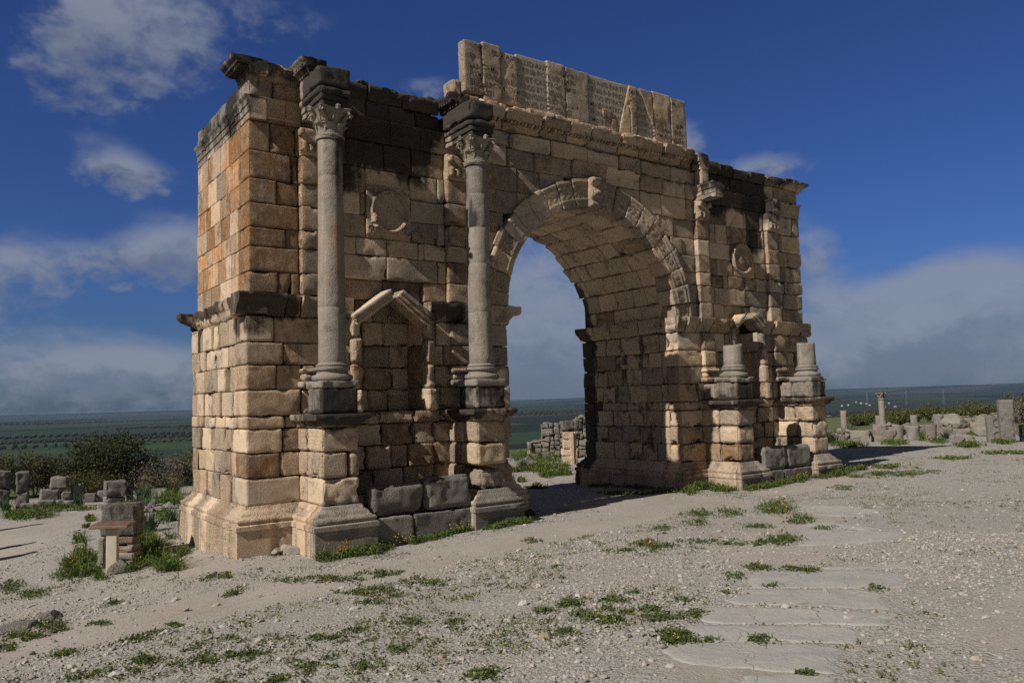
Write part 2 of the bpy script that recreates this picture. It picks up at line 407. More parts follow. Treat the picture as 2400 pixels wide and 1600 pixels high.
# ---------------------------------------------------------------- procedural materials
def new_mat(name):
    m = bpy.data.materials.new(name); m.use_nodes = True; nt = NT(m.node_tree)
    out = nt.node('ShaderNodeOutputMaterial'); b = nt.node('ShaderNodeBsdfPrincipled')
    nt.l.new(b.outputs[0], out.inputs[0]); b.inputs['Roughness'].default_value = .92; b.inputs['Specular IOR Level'].default_value = .15
    return m, nt, b
def stone_mat(name, cream, tan, lichen=.75, orange=(.47, .20, .06), grey=(.25, .235, .205), bump=.55, speck=.5, streak=True, brown=(.235, .145, .075), black=(.036, .032, .027)):
    m, nt, b = new_mat(name)
    pos = nt.node('ShaderNodeNewGeometry').outputs['Position']
    at = nt.node('ShaderNodeAttribute', attribute_name='col'); sp = nt.node('ShaderNodeSeparateColor'); nt.put(sp.inputs[0], at.outputs['Color'])
    tone, org, blk = sp.outputs[0], sp.outputs[1], sp.outputs[2]; gry = at.outputs['Alpha']
    n1 = nt.noise(pos, 1.1, 5, .6); n2 = nt.noise(pos, 5.5, 6, .65); n3 = nt.noise(pos, 24, 6, .7)
    st = nt.noise(nt.scaled(pos, (6.5, 6.5, .55)), 1.0, 4, .6, .3)
    k = nt.math('ADD', nt.math('MULTIPLY', tone, .55), nt.math('MULTIPLY', n1, .9)); k = nt.math('ADD', k, nt.math('MULTIPLY', n2, .5))
    c = nt.mix(nt.step(k, .55, 1.35), cream, tan)
    hsh = nt.math('FRACT', nt.math('MULTIPLY', tone, 7.31)); c = nt.mix(nt.math('MULTIPLY', nt.step(hsh, .70, 1.0), nt.step(n2, .3, .62, .35, .95)), c, brown)
    c = nt.mix(nt.step(nt.math('FRACT', nt.math('MULTIPLY', tone, 13.7)), .72, .95, 0, .45), c, grey)
    sv = nt.node('ShaderNodeHueSaturation'); nt.put(sv.inputs['Color'], c); nt.put(sv.inputs['Value'], nt.math('ADD', .89, nt.math('MULTIPLY', tone, .22))); c = sv.outputs[0]
    o = nt.math('MULTIPLY', org, nt.step(nt.math('ADD', nt.math('MULTIPLY', st, .75), nt.math('MULTIPLY', n2, .35)), .42, .68))
    c = nt.mix(o, c, orange)
    if streak:
        pale = nt.math('MULTIPLY', nt.step(nt.noise(nt.scaled(pos, (9, 9, .4)), 1.0, 5, .65, .4), .52, .70), .38)
        c = nt.mix(pale, c, (.50, .44, .345))
    c = nt.mix(nt.math('MULTIPLY', gry, nt.step(nt.math('ADD', n2, nt.math('MULTIPLY', gry, .35)), .42, .75)), c, grey)
    dk = nt.step(nt.math('ADD', n3, nt.math('MULTIPLY', n2, .7)), .98, 1.18, 0, speck)
    c = nt.mix(dk, c, (.10, .085, .062))
    li = nt.math('MULTIPLY', nt.step(nt.noise(pos, 1.7, 5, .62, .4), .50, .66), nt.step(nt.math('ADD', nt.noise(pos, 30, 4, .7), nt.math('MULTIPLY', n2, .5)), .62, .86)); c = nt.mix(nt.math('MULTIPLY', li, lichen), c, (.115, .10, .078))
    lt = nt.step(nt.noise(pos, 38, 4, .7), .62, .74, 0, .35); c = nt.mix(lt, c, (.50, .43, .33))
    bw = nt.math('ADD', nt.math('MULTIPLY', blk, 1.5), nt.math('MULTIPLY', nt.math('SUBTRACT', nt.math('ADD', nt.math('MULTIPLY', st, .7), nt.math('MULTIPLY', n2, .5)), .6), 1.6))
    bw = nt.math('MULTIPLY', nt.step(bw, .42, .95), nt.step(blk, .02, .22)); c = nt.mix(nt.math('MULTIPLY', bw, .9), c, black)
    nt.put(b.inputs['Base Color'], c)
    v = nt.voronoi(pos, 34); pit = nt.step(v.outputs['Distance'], .0, .5)
    hgt = nt.math('ADD', nt.math('MULTIPLY', n3, 1.0), nt.math('MULTIPLY', nt.noise(pos, 70, 3, .6), .5)); hgt = nt.math('ADD', hgt, nt.math('MULTIPLY', pit, .35)); hgt = nt.math('ADD', hgt, nt.math('MULTIPLY', n2, 1.2))
    bp = nt.node('ShaderNodeBump'); nt.put(bp.inputs['Strength'], nt.math('MULTIPLY', bump, nt.math('ADD', .45, nt.math('MULTIPLY', nt.math('FRACT', nt.math('MULTIPLY', tone, 5.7)), .85)))); bp.inputs['Distance'].default_value = .06; nt.put(bp.inputs['Height'], hgt)
    nt.put(b.inputs['Normal'], bp.outputs[0])
    return m
M_STONE = stone_mat('ashlar_limestone', (.67, .53, .38), (.56, .42, .28), bump=1.0)
M_VAULT = stone_mat('vault_limestone', (.66, .54, .40), (.55, .43, .30), bump=.55, streak=False)
M_COLUMN = stone_mat('column_limestone', (.33, .295, .24), (.24, .20, .152), grey=(.21, .20, .178), brown=(.30, .235, .165), bump=.55)
M_BASIN = stone_mat('grey_limestone', (.25, .235, .205), (.185, .175, .15), bump=.9, brown=(.17, .15, .12), streak=False)
M_RUIN = stone_mat('ruin_limestone', (.29, .272, .24), (.215, .195, .165), bump=.9, brown=(.24, .19, .13), streak=False)
M_MORTAR = stone_mat('restoration_mortar', (.52, .455, .365), (.45, .385, .295), .3, bump=.25, speck=.25, brown=(.36, .30, .21), streak=False)
def plain_mat(name, c0, c1, rough=.8, scale=6, bump=.2, spec=.2):
    m, nt, b = new_mat(name); pos = nt.node('ShaderNodeNewGeometry').outputs['Position']
    n = nt.noise(pos, scale, 5, .6); nt.put(b.inputs['Base Color'], nt.mix(nt.step(n, .35, .65), c0, c1)); b.inputs['Roughness'].default_value = rough
    b.inputs['Specular IOR Level'].default_value = spec
    bp = nt.node('ShaderNodeBump'); bp.inputs['Strength'].default_value = bump; bp.inputs['Distance'].default_value = .02; nt.put(bp.inputs['Height'], nt.noise(pos, scale*6, 4, .6)); nt.put(b.inputs['Normal'], bp.outputs[0])
    return m
def leaf_mat(name, stops, trans=.25):
    m, nt, b = new_mat(name); at = nt.node('ShaderNodeAttribute', attribute_name='col'); sp = nt.node('ShaderNodeSeparateColor'); nt.put(sp.inputs[0], at.outputs['Color'])
    c = nt.ramp(sp.outputs[0], stops); pos = nt.node('ShaderNodeNewGeometry').outputs['Position']; c = nt.mix(nt.step(nt.noise(pos, 1.3, 3, .6), .48, .66, 0, .55), c, (.13, .125, .035)); c = nt.mix(nt.step(nt.noise(pos, 3.1, 3, .6), .52, .68, 0, .5), c, (.035, .06, .02)); c = nt.mix(sp.outputs[1], c, (.30, .22, .10)); nt.put(b.inputs['Base Color'], c); b.inputs['Roughness'].default_value = .7
    tr = nt.node('ShaderNodeBsdfTranslucent'); nt.put(tr.inputs[0], c); mx = nt.node('ShaderNodeMixShader'); mx.inputs[0].default_value = trans
    out = [n for n in nt.n if n.type == 'OUTPUT_MATERIAL'][0]; nt.l.new(b.outputs[0], mx.inputs[1]); nt.l.new(tr.outputs[0], mx.inputs[2]); nt.l.new(mx.outputs[0], out.inputs[0])
    return m
M_LETTER = plain_mat('groove_shade_and_dirt', (.16, .13, .095), (.22, .18, .135), .95, 8)  # letters stand proud; dark colour stands in for groove shade and dirt
M_GRASS = leaf_mat('grass_blade', [(0, (.045, .085, .018)), (.55, (.085, .14, .028)), (.85, (.13, .18, .04)), (1, (.24, .21, .09))])
M_WEED = leaf_mat('weed_leaf', [(0, (.04, .075, .022)), (.6, (.075, .12, .035)), (1, (.14, .17, .06))])
M_ASPH = leaf_mat('asphodel_leaf', [(0, (.045, .085, .045)), (1, (.09, .14, .075))])
M_BUSH = leaf_mat('bush_leaf', [(0, (.022, .036, .014)), (.6, (.042, .058, .022)), (1, (.085, .088, .035))])
M_OLIVEB = leaf_mat('grey_green_leaf', [(0, (.035, .048, .026)), (.6, (.06, .075, .042)), (1, (.10, .105, .065))])
M_DRY = leaf_mat('dry_twig', [(0, (.09, .08, .075)), (.6, (.14, .125, .12)), (1, (.20, .18, .17))], .1)
M_HEDGE = leaf_mat('hedge_leaf', [(0, (.035, .055, .014)), (.6, (.065, .09, .024)), (1, (.12, .13, .045))])
M_STEM = plain_mat('bark', (.09, .07, .05), (.14, .11, .085), .9, 12)
M_ORANGEF = plain_mat('orange_petal', (.75, .27, .01), (.85, .38, .02), .6, 30, 0)
M_YELLOWF = plain_mat('yellow_petal', (.75, .58, .03), (.85, .68, .06), .6, 30, 0)
def paving_mat():
    m, nt, b = new_mat('paving_limestone'); pos = nt.node('ShaderNodeNewGeometry').outputs['Position']
    at = nt.node('ShaderNodeAttribute', attribute_name='col'); sp = nt.node('ShaderNodeSeparateColor'); nt.put(sp.inputs[0], at.outputs['Color'])
    n1 = nt.noise(pos, 3.2, 6, .65); n2 = nt.noise(pos, 17, 6, .7); n3 = nt.noise(pos, 70, 4, .6)
    c = nt.mix(nt.step(n1, .35, .68), (.33, .32, .288), (.395, .385, .352)); c = nt.mix(nt.step(n2, .5, .75, 0, .5), c, (.27, .25, .21))
    dust = nt.step(nt.math('ADD', nt.math('MULTIPLY', n1, .8), nt.math('MULTIPLY', n2, .45)), .62, .80); c = nt.mix(nt.math('MULTIPLY', dust, .6), c, (.36, .325, .262))
    wn = nt.node('ShaderNodeVectorMath', operation='ADD'); nt.put(wn.inputs[0], pos); ns = nt.node('ShaderNodeTexNoise'); nt.put(ns.inputs['Vector'], pos); ns.inputs['Scale'].default_value = 4; sc_ = nt.node('ShaderNodeVectorMath', operation='SCALE'); nt.put(sc_.inputs[0], ns.outputs['Color']); sc_.inputs['Scale'].default_value = .25; nt.put(wn.inputs[1], sc_.outputs[0])
    cr = nt.voronoi(wn.outputs[0], 1.5, 'DISTANCE_TO_EDGE'); crack = nt.math('MULTIPLY', nt.step(cr.outputs['Distance'], .0, .010, 1, 0), nt.step(n1, .42, .58)); c = nt.mix(nt.math('MULTIPLY', crack, .5), c, (.17, .15, .12))
    nt.put(b.inputs['Base Color'], c); h = nt.math('ADD', nt.math('MULTIPLY', n2, 1.3), nt.math('MULTIPLY', n3, .5)); h = nt.math('SUBTRACT', h, nt.math('MULTIPLY', crack, 1.2))
    bp = nt.node('ShaderNodeBump'); bp.inputs['Strength'].default_value = .6; bp.inputs['Distance'].default_value = .025; nt.put(bp.inputs['Height'], h); nt.put(b.inputs['Normal'], bp.outputs[0])
    return m
M_SLAB = paving_mat()

def gravel_mat():
    m, nt, b = new_mat('gravel_stone'); at = nt.node('ShaderNodeAttribute', attribute_name='col'); sp = nt.node('ShaderNodeSeparateColor'); nt.put(sp.inputs[0], at.outputs['Color'])
    pos = nt.node('ShaderNodeNewGeometry').outputs['Position']
    c = nt.ramp(sp.outputs[0], [(0, (.165, .152, .128)), (.25, (.27, .254, .222)), (.6, (.34, .322, .286)), (.9, (.385, .366, .328)), (1, (.44, .422, .382))])
    c = nt.mix(nt.step(sp.outputs[1], .72, 1.0, 0, .5), c, (.40, .29, .19)); n = nt.noise(pos, 60, 4, .6); c = nt.mix(nt.step(n, .5, .75, 0, .4), c, (.22, .195, .16))
    nt.put(b.inputs['Base Color'], c)
    bp = nt.node('ShaderNodeBump'); bp.inputs['Strength'].default_value = .4; bp.inputs['Distance'].default_value = .008; nt.put(bp.inputs['Height'], n); nt.put(b.inputs['Normal'], bp.outputs[0])
    return m
M_GRAVEL = gravel_mat()
def ground_mat():
    """near ground: packed dirt and grit; far ground: fields.  col.r dirt path, col.g grass, col.b fields"""
    m, nt, b = new_mat('earth'); at = nt.node('ShaderNodeAttribute', attribute_name='col'); sp = nt.node('ShaderNodeSeparateColor'); nt.put(sp.inputs[0], at.outputs['Color'])
    pos = nt.node('ShaderNodeNewGeometry').outputs['Position']
    n1 = nt.noise(pos, .55, 6, .6); n2 = nt.noise(pos, 4.5, 6, .65); n3 = nt.noise(pos, 30, 5, .7)
    gw = nt.node('ShaderNodeVectorMath', operation='ADD'); nt.put(gw.inputs[0], pos); gn = nt.node('ShaderNodeTexNoise'); nt.put(gn.inputs['Vector'], pos); gn.inputs['Scale'].default_value = 7; gn.inputs['Detail'].default_value = 4; gs = nt.node('ShaderNodeVectorMath', operation='SCALE'); nt.put(gs.inputs[0], gn.outputs['Color']); gs.inputs['Scale'].default_value = .22; nt.put(gw.inputs[1], gs.outputs[0])
    v = nt.voronoi(gw.outputs[0], 24); v2 = nt.voronoi(gw.outputs[0], 57)
    vs = nt.node('ShaderNodeSeparateColor'); nt.put(vs.inputs[0], v.outputs['Color']); v2s = nt.node('ShaderNodeSeparateColor'); nt.put(v2s.inputs[0], v2.outputs['Color'])
    dirt = nt.mix(nt.step(n1, .35, .7), (.36, .322, .272), (.30, .262, .214)); dirt = nt.mix(nt.step(n2, .4, .75, 0, .6), dirt, (.385, .357, .312))
    grit = nt.ramp(vs.outputs[0], [(0, (.20, .183, .15)), (.35, (.31, .292, .256)), (.75, (.375, .356, .316)), (1, (.43, .41, .368))])
    grit2 = nt.ramp(v2s.outputs[0], [(0, (.21, .19, .155)), (.5, (.33, .31, .268)), (1, (.42, .397, .35))])
    g = nt.mix(nt.step(v.outputs['Distance'], .25, .5), grit, grit2)
    pathw = nt.step(nt.math('ADD', sp.outputs[0], nt.math('MULTIPLY', nt.math('SUBTRACT', n2, .5), .9)), .25, .8)
    c = nt.mix(nt.math('MULTIPLY', pathw, .8), g, dirt)
    gr = nt.mix(n2, (.055, .085, .022), (.12, .135, .05)); gw = nt.step(nt.math('ADD', sp.outputs[1], nt.math('MULTIPLY', nt.math('SUBTRACT', n2, .5), 1.1)), .35, .75)
    c = nt.mix(gw, c, gr)
    # fields of the plain: strips of crop, olive and ploughed land
    fp = nt.node('ShaderNodeVectorMath', operation='ADD'); nt.put(fp.inputs[0], nt.scaled(pos, (1, 1, 0)))
    wn = nt.node('ShaderNodeTexNoise'); nt.put(wn.inputs['Vector'], pos); wn.inputs['Scale'].default_value = .0016; wn.inputs['Detail'].default_value = 2
    wv = nt.node('ShaderNodeVectorMath', operation='SCALE'); nt.put(wv.inputs[0], wn.outputs['Color']); wv.inputs['Scale'].default_value = 260; nt.put(fp.inputs[1], wv.outputs[0])
    mp = nt.node('ShaderNodeMapping'); nt.put(mp.inputs['Vector'], fp.outputs[0]); mp.inputs['Rotation'].default_value = (0, 0, .62); mp.inputs['Scale'].default_value = (.30, 1.35, 1)
    fv = nt.voronoi(mp.outputs[0], .0030, rand=.9); fs = nt.node('ShaderNodeSeparateColor'); nt.put(fs.inputs[0], fv.outputs['Color'])
    fc = nt.ramp(fs.outputs[0], [(0, (.010, .018, .009)), (.14, (.015, .030, .011)), (.28, (.024, .048, .017)), (.42, (.027, .034, .022)), (.55, (.046, .037, .029)), (.64, (.020, .036, .019)), (.80, (.010, .014, .013)), (.92, (.036, .062, .018))])  # crop colours darkened to hold the shadow of clouds
    for rm in [n for n in nt.n if n.type == 'VALTORGB'][-1:]: rm.color_ramp.interpolation = 'CONSTANT'
    fn = nt.noise(pos, .02, 6, .7); fc = nt.mix(nt.step(fn, .4, .7, 0, .35), fc, (.02, .030, .012))
    c = nt.mix(sp.outputs[2], c, fc)
    nt.put(b.inputs['Base Color'], c)
    hg = nt.math('ADD', nt.math('MULTIPLY', nt.math('SUBTRACT', 1.0, v.outputs['Distance']), nt.math('SUBTRACT', 1.0, nt.math('MULTIPLY', pathw, .75))), nt.math('MULTIPLY', n3, .7))
    hg = nt.math('ADD', hg, nt.math('MULTIPLY', n2, 1.4)); hg = nt.math('ADD', hg, nt.math('MULTIPLY', nt.math('SUBTRACT', 1.0, v2.outputs['Distance']), .35))
    bp = nt.node('ShaderNodeBump'); bp.inputs['Distance'].default_value = .03; nt.put(bp.inputs['Strength'], nt.math('MULTIPLY', nt.math('SUBTRACT', 1.0, sp.outputs[2]), .6)); nt.put(bp.inputs['Height'], hg)
    nt.put(b.inputs['Normal'], bp.outputs[0])
    return m
M_GROUND = ground_mat()


# measured outlines on the ground: paving slabs, and patches (x, y, half axes, count, height)
SLABS=[
  [(0.1,-11.33),(0.43,-11.19),(0.92,-11.74),(1.26,-12.35),(0.9,-12.52),(0.58,-12.68),(0.29,-12.31),(0.04,-11.87),(-0.02,-11.6)] ,
  [(0.8,-10.92),(0.99,-10.95),(1.5,-11.55),(1.9,-12.11),(1.48,-12.31),(1.02,-11.78),(0.54,-11.27)] ,
  [(1.38,-10.57),(1.59,-10.55),(2.07,-11.14),(2.56,-11.9),(2.36,-12.13),(2.19,-12.22),(1.63,-11.58),(1.09,-10.95)] ,
  [(2.05,-10.46),(2.59,-10.31),(3.02,-10.76),(3.41,-11.29),(3.02,-11.78),(2.75,-11.9),(2.32,-11.36),(1.89,-10.62)] ,
  [(3.2,-9.69),(3.88,-9.69),(4.41,-10.29),(4.61,-11.07),(3.76,-11.47),(3.14,-10.81),(2.7,-10.25)] ,
  [(4.39,-10.05),(4.8,-10.42),(5.25,-10.79),(5.03,-10.89),(4.55,-10.51),(4.32,-10.19)] ,
  [(6.98,-7.55),(7.38,-7.71),(7.73,-8.46),(8.0,-9.23),(6.98,-9.67),(6.15,-9.2),(5.81,-8.71),(6.58,-8.26)] ,
  [(7.76,-7.47),(8.36,-7.22),(8.29,-7.86),(8.22,-8.73),(7.91,-8.67),(7.76,-8.19),(7.63,-7.85)] ,
  [(10.48,-5.33),(11.25,-5.45),(11.3,-6.28),(10.64,-7.36),(9.4,-7.62),(9.33,-6.82),(9.95,-5.78)] ,
  [(-0.01,-12.22),(0.21,-12.38),(0.43,-12.6),(0.51,-12.76),(0.21,-12.92),(-0.1,-12.7),(-0.22,-12.43)] ,
  [(2.55,-11.79),(2.68,-11.85),(2.63,-12.02),(2.43,-12.08),(2.35,-12.0)] ,
]
WEEDS= [(8.47,-4.39,0.15,-0.24,0.64,0.56,120,0.25),(8.96,-4.88,0.14,-0.24,0.66,0.54,120,0.25),(9.98,-4.92,0.08,-0.1,0.52,0.39,60,0.2),(9.62,-5.63,0.17,-0.26,1.07,0.77,220,0.35),(8.38,-7.02,0.14,-0.23,0.65,0.45,140,0.2),(10.75,-4.82,0.1,-0.16,0.33,0.24,60,0.25),(7.13,-5.51,0.1,-0.16,0.48,0.43,80,0.15),(6.11,-5.6,0.09,-0.19,0.52,0.49,90,0.12),(7.21,-6.91,0.18,-0.3,0.32,0.24,110,0.12),(4.32,-6.92,0.12,-0.25,0.39,0.39,160,0.14),(3.8,-6.91,0.14,-0.3,0.14,0.14,90,0.12),(5.34,-7.78,0.46,-0.7,0.28,0.23,240,0.1),(6.0,-8.33,0.13,-0.21,0.57,0.4,200,0.2),(4.49,-7.24,0.07,-0.13,0.17,0.16,50,0.1),(7.69,-7.93,0.16,-0.28,0.14,0.09,60,0.08),(3.79,-9.55,0.09,-0.14,0.15,0.12,90,0.14),(3.98,-9.91,0.08,-0.09,0.11,0.07,60,0.1),(4.11,-10.08,0.06,-0.08,0.19,0.13,60,0.12),(3.11,-9.66,0.06,-0.08,0.16,0.13,40,0.1),(0.72,-9.29,0.1,-0.11,0.18,0.21,110,0.1),(0.37,-9.29,0.06,-0.04,0.08,0.1,50,0.1),(0.55,-10.12,0.1,-0.14,0.12,0.14,120,0.1),(0.54,-9.79,0.06,-0.11,0.1,0.12,80,0.1),(1.22,-9.44,0.08,-0.09,0.12,0.13,70,0.08),(1.16,-10.1,0.07,-0.09,0.1,0.1,70,0.1),(0.99,-10.47,0.08,-0.13,0.12,0.12,110,0.1),(1.21,-10.66,0.06,-0.08,0.1,0.09,70,0.1),(0.5,-11.11,0.08,-0.09,0.14,0.13,200,0.12),(0.95,-11.7,0.02,-0.05,0.05,0.03,50,0.08),(0.63,-11.37,0.05,-0.03,0.03,0.03,30,0.06),(0.41,-12.53,0.03,-0.02,0.03,0.02,30,0.06),(3.52,-11.29,0.01,-0.04,0.08,0.05,30,0.08),(2.29,-10.28,0.04,-0.03,0.07,0.06,25,0.06),(1.68,-10.19,0.06,-0.04,0.07,0.06,30,0.07),(-0.02,-10.15,0.06,-0.04,0.06,0.08,40,0.08),(4.14,-4.01,0.07,-0.18,0.18,0.24,60,0.1),(2.41,-6.98,0.04,-0.11,0.13,0.16,40,0.06),(1.62,-9.4,0.03,-0.02,0.08,0.09,20,0.06),(15.1,-3.58,0.15,-0.36,0.58,0.36,120,0.12),(17.98,-2.52,0.72,-1.65,0.71,0.42,500,0.12),(19.69,-3.47,0.3,-0.65,0.69,0.35,220,0.1),(2.86,-10.43,0.05,-0.04,0.06,0.05,30,0.06),(0.9,-9.77,0.04,-0.06,0.08,0.09,50,0.08),(0.93,-9.97,0.03,-0.06,0.1,0.1,40,0.08),(-2.84,-2.31,0.09,-0.19,0.05,0.31,60,0.12),(-2.8,2.88,0.32,-0.64,0.11,1.02,300,0.25),(-3.77,-3.09,0.28,-0.63,0.05,0.6,220,0.12),(-4.12,-3.57,0.23,-0.51,0.03,0.51,200,0.12),(-4.01,-2.26,0.15,-0.26,0.02,0.32,90,0.1),(-3.88,-5.96,0.15,-0.33,0.03,0.3,130,0.09),(-3.14,-6.07,0.1,-0.22,0.05,0.29,80,0.12),(-3.34,-7.45,0.12,-0.23,0.03,0.18,110,0.1),(-2.92,-5.68,0.08,-0.21,0.03,0.15,50,0.08),(-1.04,-1.81,0.24,-0.34,0.1,0.37,130,0.12),(-1.36,-3.54,0.13,-0.25,0.11,0.38,90,0.12),(-0.44,-3.44,0.13,-0.25,0.11,0.31,80,0.1),(-0.04,-4.29,0.25,-0.66,0.2,0.5,260,0.12),(-0.2,-6.07,0.31,-0.68,0.21,0.44,280,0.1),(0.66,-4.64,0.19,-0.46,0.23,0.46,180,0.12),(0.67,-6.11,0.17,-0.39,0.21,0.38,150,0.1),(-0.94,-8.56,0.07,-0.12,0.08,0.15,70,0.08),(-0.52,-6.75,0.1,-0.18,0.11,0.22,80,0.08),(-1.47,-8.35,0.05,-0.11,0.05,0.12,50,0.07),(-0.55,-8.87,0.06,-0.08,0.07,0.11,40,0.06),(-1.98,-9.76,0.03,-0.06,0.03,0.07,40,0.06),(-1.36,-10.77,0.1,-0.11,0.07,0.1,120,0.08),(-2.72,-8.28,0.04,-0.07,0.03,0.1,40,0.06),(-2.54,-8.41,0.04,-0.07,0.03,0.11,40,0.07),(-1.8,-8.43,0.09,-0.17,0.05,0.13,90,0.06),(-2.47,-7.34,0.05,-0.07,0.02,0.09,30,0.06),(-2.61,-5.42,0.11,-0.23,0.04,0.19,60,0.07),(-3.24,-3.83,0.12,-0.28,0.04,0.26,70,0.08),(-2.97,-8.14,0.17,-0.26,0.03,0.1,90,0.05),(-3.94,-7.57,0.11,-0.15,0.01,0.11,60,0.05),(-3.6,1.2,0.17,-0.43,0.07,0.92,150,0.25),(-3.96,2.99,0.17,-0.26,0.05,1.03,150,0.25),(-4.33,-4.25,0.12,-0.28,0.02,0.43,100,0.08),(-2.65,-9.48,0.06,-0.04,0.03,0.08,60,0.06),(-2.34,-9.37,0.05,-0.07,0.03,0.07,30,0.05),(-1.53,-9.51,0.07,-0.05,0.04,0.09,40,0.05),(-2.17,-9.36,0.27,-0.33,0.12,0.3,80,0.03),(-2.71,-7.8,0.45,-0.67,0.18,0.67,120,0.03),(-3.7,-7.68,0.45,-0.66,0.05,0.33,100,0.03)]
GRASS= [(-2.57,3.99,0.33,-0.47,0.18,1.51,900,0.28),(-1.25,3.87,0.35,-0.54,0.34,1.83,1100,0.35),(-1.39,0.86,0.14,-0.68,0.25,1.22,400,0.3),(-0.82,4.03,0.29,-0.4,0.18,0.87,500,0.3),(-2.19,7.27,0.16,-0.31,0.19,1.62,200,0.25),(-1.82,2.62,0.21,-0.7,0.2,1.23,400,0.3),(-0.7,2.72,0.13,-0.23,0.11,0.5,150,0.2),(-2.44,2.03,0.11,-0.35,0.1,0.73,150,0.2),(0.49,10.44,0.16,-0.44,0.43,2.12,200,0.25),(-1.56,19.38,1.23,-1.82,0.14,1.5,600,0.2),(-2.64,17.28,0.78,-1.15,0.16,2.31,700,0.25),(1.21,17.83,0.5,-1.36,0.36,1.99,300,0.25),(2.29,17.95,0.32,-0.99,0.83,3.94,500,0.5),(-1.21,12.89,0.13,-0.26,0.14,1.06,80,0.2),(-1.63,10.22,0.12,-0.24,0.08,0.61,80,0.15)]
GRASS2= [(15.54,12.23,0.23,-0.71,0.78,1.07,500,0.3),(16.43,11.73,0.28,-0.74,1.54,2.01,700,0.35),(17.71,11.97,0.17,-0.61,1.84,2.28,500,0.35),(14.53,8.76,0.14,-0.41,0.65,0.83,250,0.3),(15.19,8.6,0.12,-0.34,0.56,0.68,250,0.3),(12.47,7.74,0.08,-0.18,0.48,0.66,80,0.25),(11.78,5.67,0.11,-0.37,0.23,0.3,150,0.15),(21.87,19.53,0.13,-1.91,2.99,3.98,900,0.5),(23.49,19.48,0.08,-0.94,3.13,3.93,400,0.5),(32.02,6.41,-0.02,-1.08,2.92,1.78,500,0.3),(34.04,5.18,-0.03,-0.79,2.97,1.63,500,0.25),(40.35,6.99,0.04,-0.43,3.48,1.78,300,0.4),(36.45,4.12,-0.12,-0.66,2.72,1.34,250,0.2),(30.51,-0.13,0.1,-0.6,1.56,0.71,350,0.25),(44.89,5.93,0.01,-0.83,2.27,1.01,250,0.3),(34.53,0.25,0.02,-0.5,2.46,1.03,300,0.25),(18.47,-1.43,0.16,-0.28,0.94,0.59,400,0.3),(16.92,-1.09,0.09,-0.23,0.65,0.45,250,0.3),(20.83,-2.22,0.39,-0.79,0.73,0.39,600,0.12),(24.63,-2.2,0.27,-0.73,1.21,0.57,500,0.12),(26.94,-3.07,0.35,-0.85,0.92,0.37,400,0.12),(18.92,-3.08,0.36,-0.75,0.48,0.26,400,0.1),(19.79,-1.41,0.09,-0.23,0.67,0.4,250,0.2)]
BASEG= [(1.18,-0.86,0.16,-0.2,0.17,0.41,400,0.2),(1.6,-0.72,0.16,-0.21,0.19,0.45,400,0.2),(1.97,-0.85,0.21,-0.29,0.12,0.27,400,0.15),(2.26,-1.06,0.1,-0.16,0.13,0.27,200,0.15),(2.99,-0.81,0.13,-0.23,0.16,0.3,300,0.15),(0.5,-0.6,0.08,-0.1,0.07,0.21,80,0.12),(3.57,-0.31,0.19,-0.41,0.21,0.39,400,0.15),(3.98,-0.7,0.15,-0.29,0.2,0.35,300,0.15),(4.49,-0.74,0.17,-0.36,0.29,0.47,500,0.18),(4.74,-1.57,0.12,-0.27,0.15,0.22,250,0.1),(5.42,-1.36,0.12,-0.32,0.21,0.3,350,0.15),(6.69,-0.51,0.05,-0.13,0.25,0.33,120,0.15),(11.1,5.06,0.13,-0.5,0.24,0.32,200,0.12),(11.75,-0.4,0.27,-0.35,0.51,0.48,300,0.12),(12.63,-0.4,0.18,-0.18,1.14,1.02,300,0.3),(13.3,-1.09,0.26,-0.35,0.72,0.59,350,0.2),(14.36,-1.37,0.17,-0.33,0.66,0.51,300,0.2),(15.28,-1.29,0.08,-0.22,0.69,0.5,150,0.2),(16.89,-1.13,0.08,-0.22,0.98,0.67,250,0.3),(10.96,0.43,0.42,-0.88,0.36,0.37,400,0.1)]


# ---------------------------------------------------------------- ground
CTRL = np.array([
(-.4,-.4,-.62),(-.36,4.6,-.73),(.72,-1.7,-.6),(2.5,-1.8,-.56),(4.43,-1.6,-.475),(5.8,-1.6,-.44),(6.85,-.36,-.48),
(12.3,-.36,-.40),(12.4,4.57,-.59),(8.5,2,-.53),(13.5,-1.6,-.41),(17.1,-1.6,-.344),(-2.2,2.2,-1.05),(-1.75,3,-1.05),
(-3.9,7.8,-1.2),(-2.7,5.9,-1.1),(-6,2,-1.2),(-4.55,-7.2,-.25),(-1.4,-11.2,.12),(1.3,-13.7,.17),(8.9,-10.7,0),
(-5,-16.3,.25),(-3,22,-1.4),(.7,21,-1.5),(2.2,32,-2),(19.6,13.4,-.8),(16.8,12.8,-.75),(15,9,-.7),(53.7,16.8,-.6),
(36,8.6,-.5),(37.7,7,-.5),(55,11,-.5),(35,.2,-.25),(31,.3,-.2),(31.8,2.75,-.3),(74,22.6,-.8),(18.9,-.2,-.3),
(3.7,-7.4,-.1),(-.1,-7.5,-.13),(-12,0,-1.4),(-12,-12,0),(20,-12,-.1),(40,-10,-.2),(70,0,-.4),(-15,25,-2.),(9,40,-2),
(30,40,-1.6),(2,4.6,-.75),(6.5,4.6,-.7),(-3,-2.6,-.72),(21,17,-.9)])
def _tps(d2):
    return 0.5*d2*np.log(d2+1e-9)
def _fit():
    n=len(CTRL); X=CTRL[:,:2]/10
    d2=((X[:,None]-X[None])**2).sum(-1)
    A=np.zeros((n+3,n+3)); A[:n,:n]=_tps(d2)+np.eye(n)*.004
    A[:n,n]=1; A[:n,n+1:]=X; A[n,:n]=1; A[n+1:,:n]=X.T
    b=np.zeros(n+3); b[:n]=CTRL[:,2]
    return np.linalg.solve(A,b)
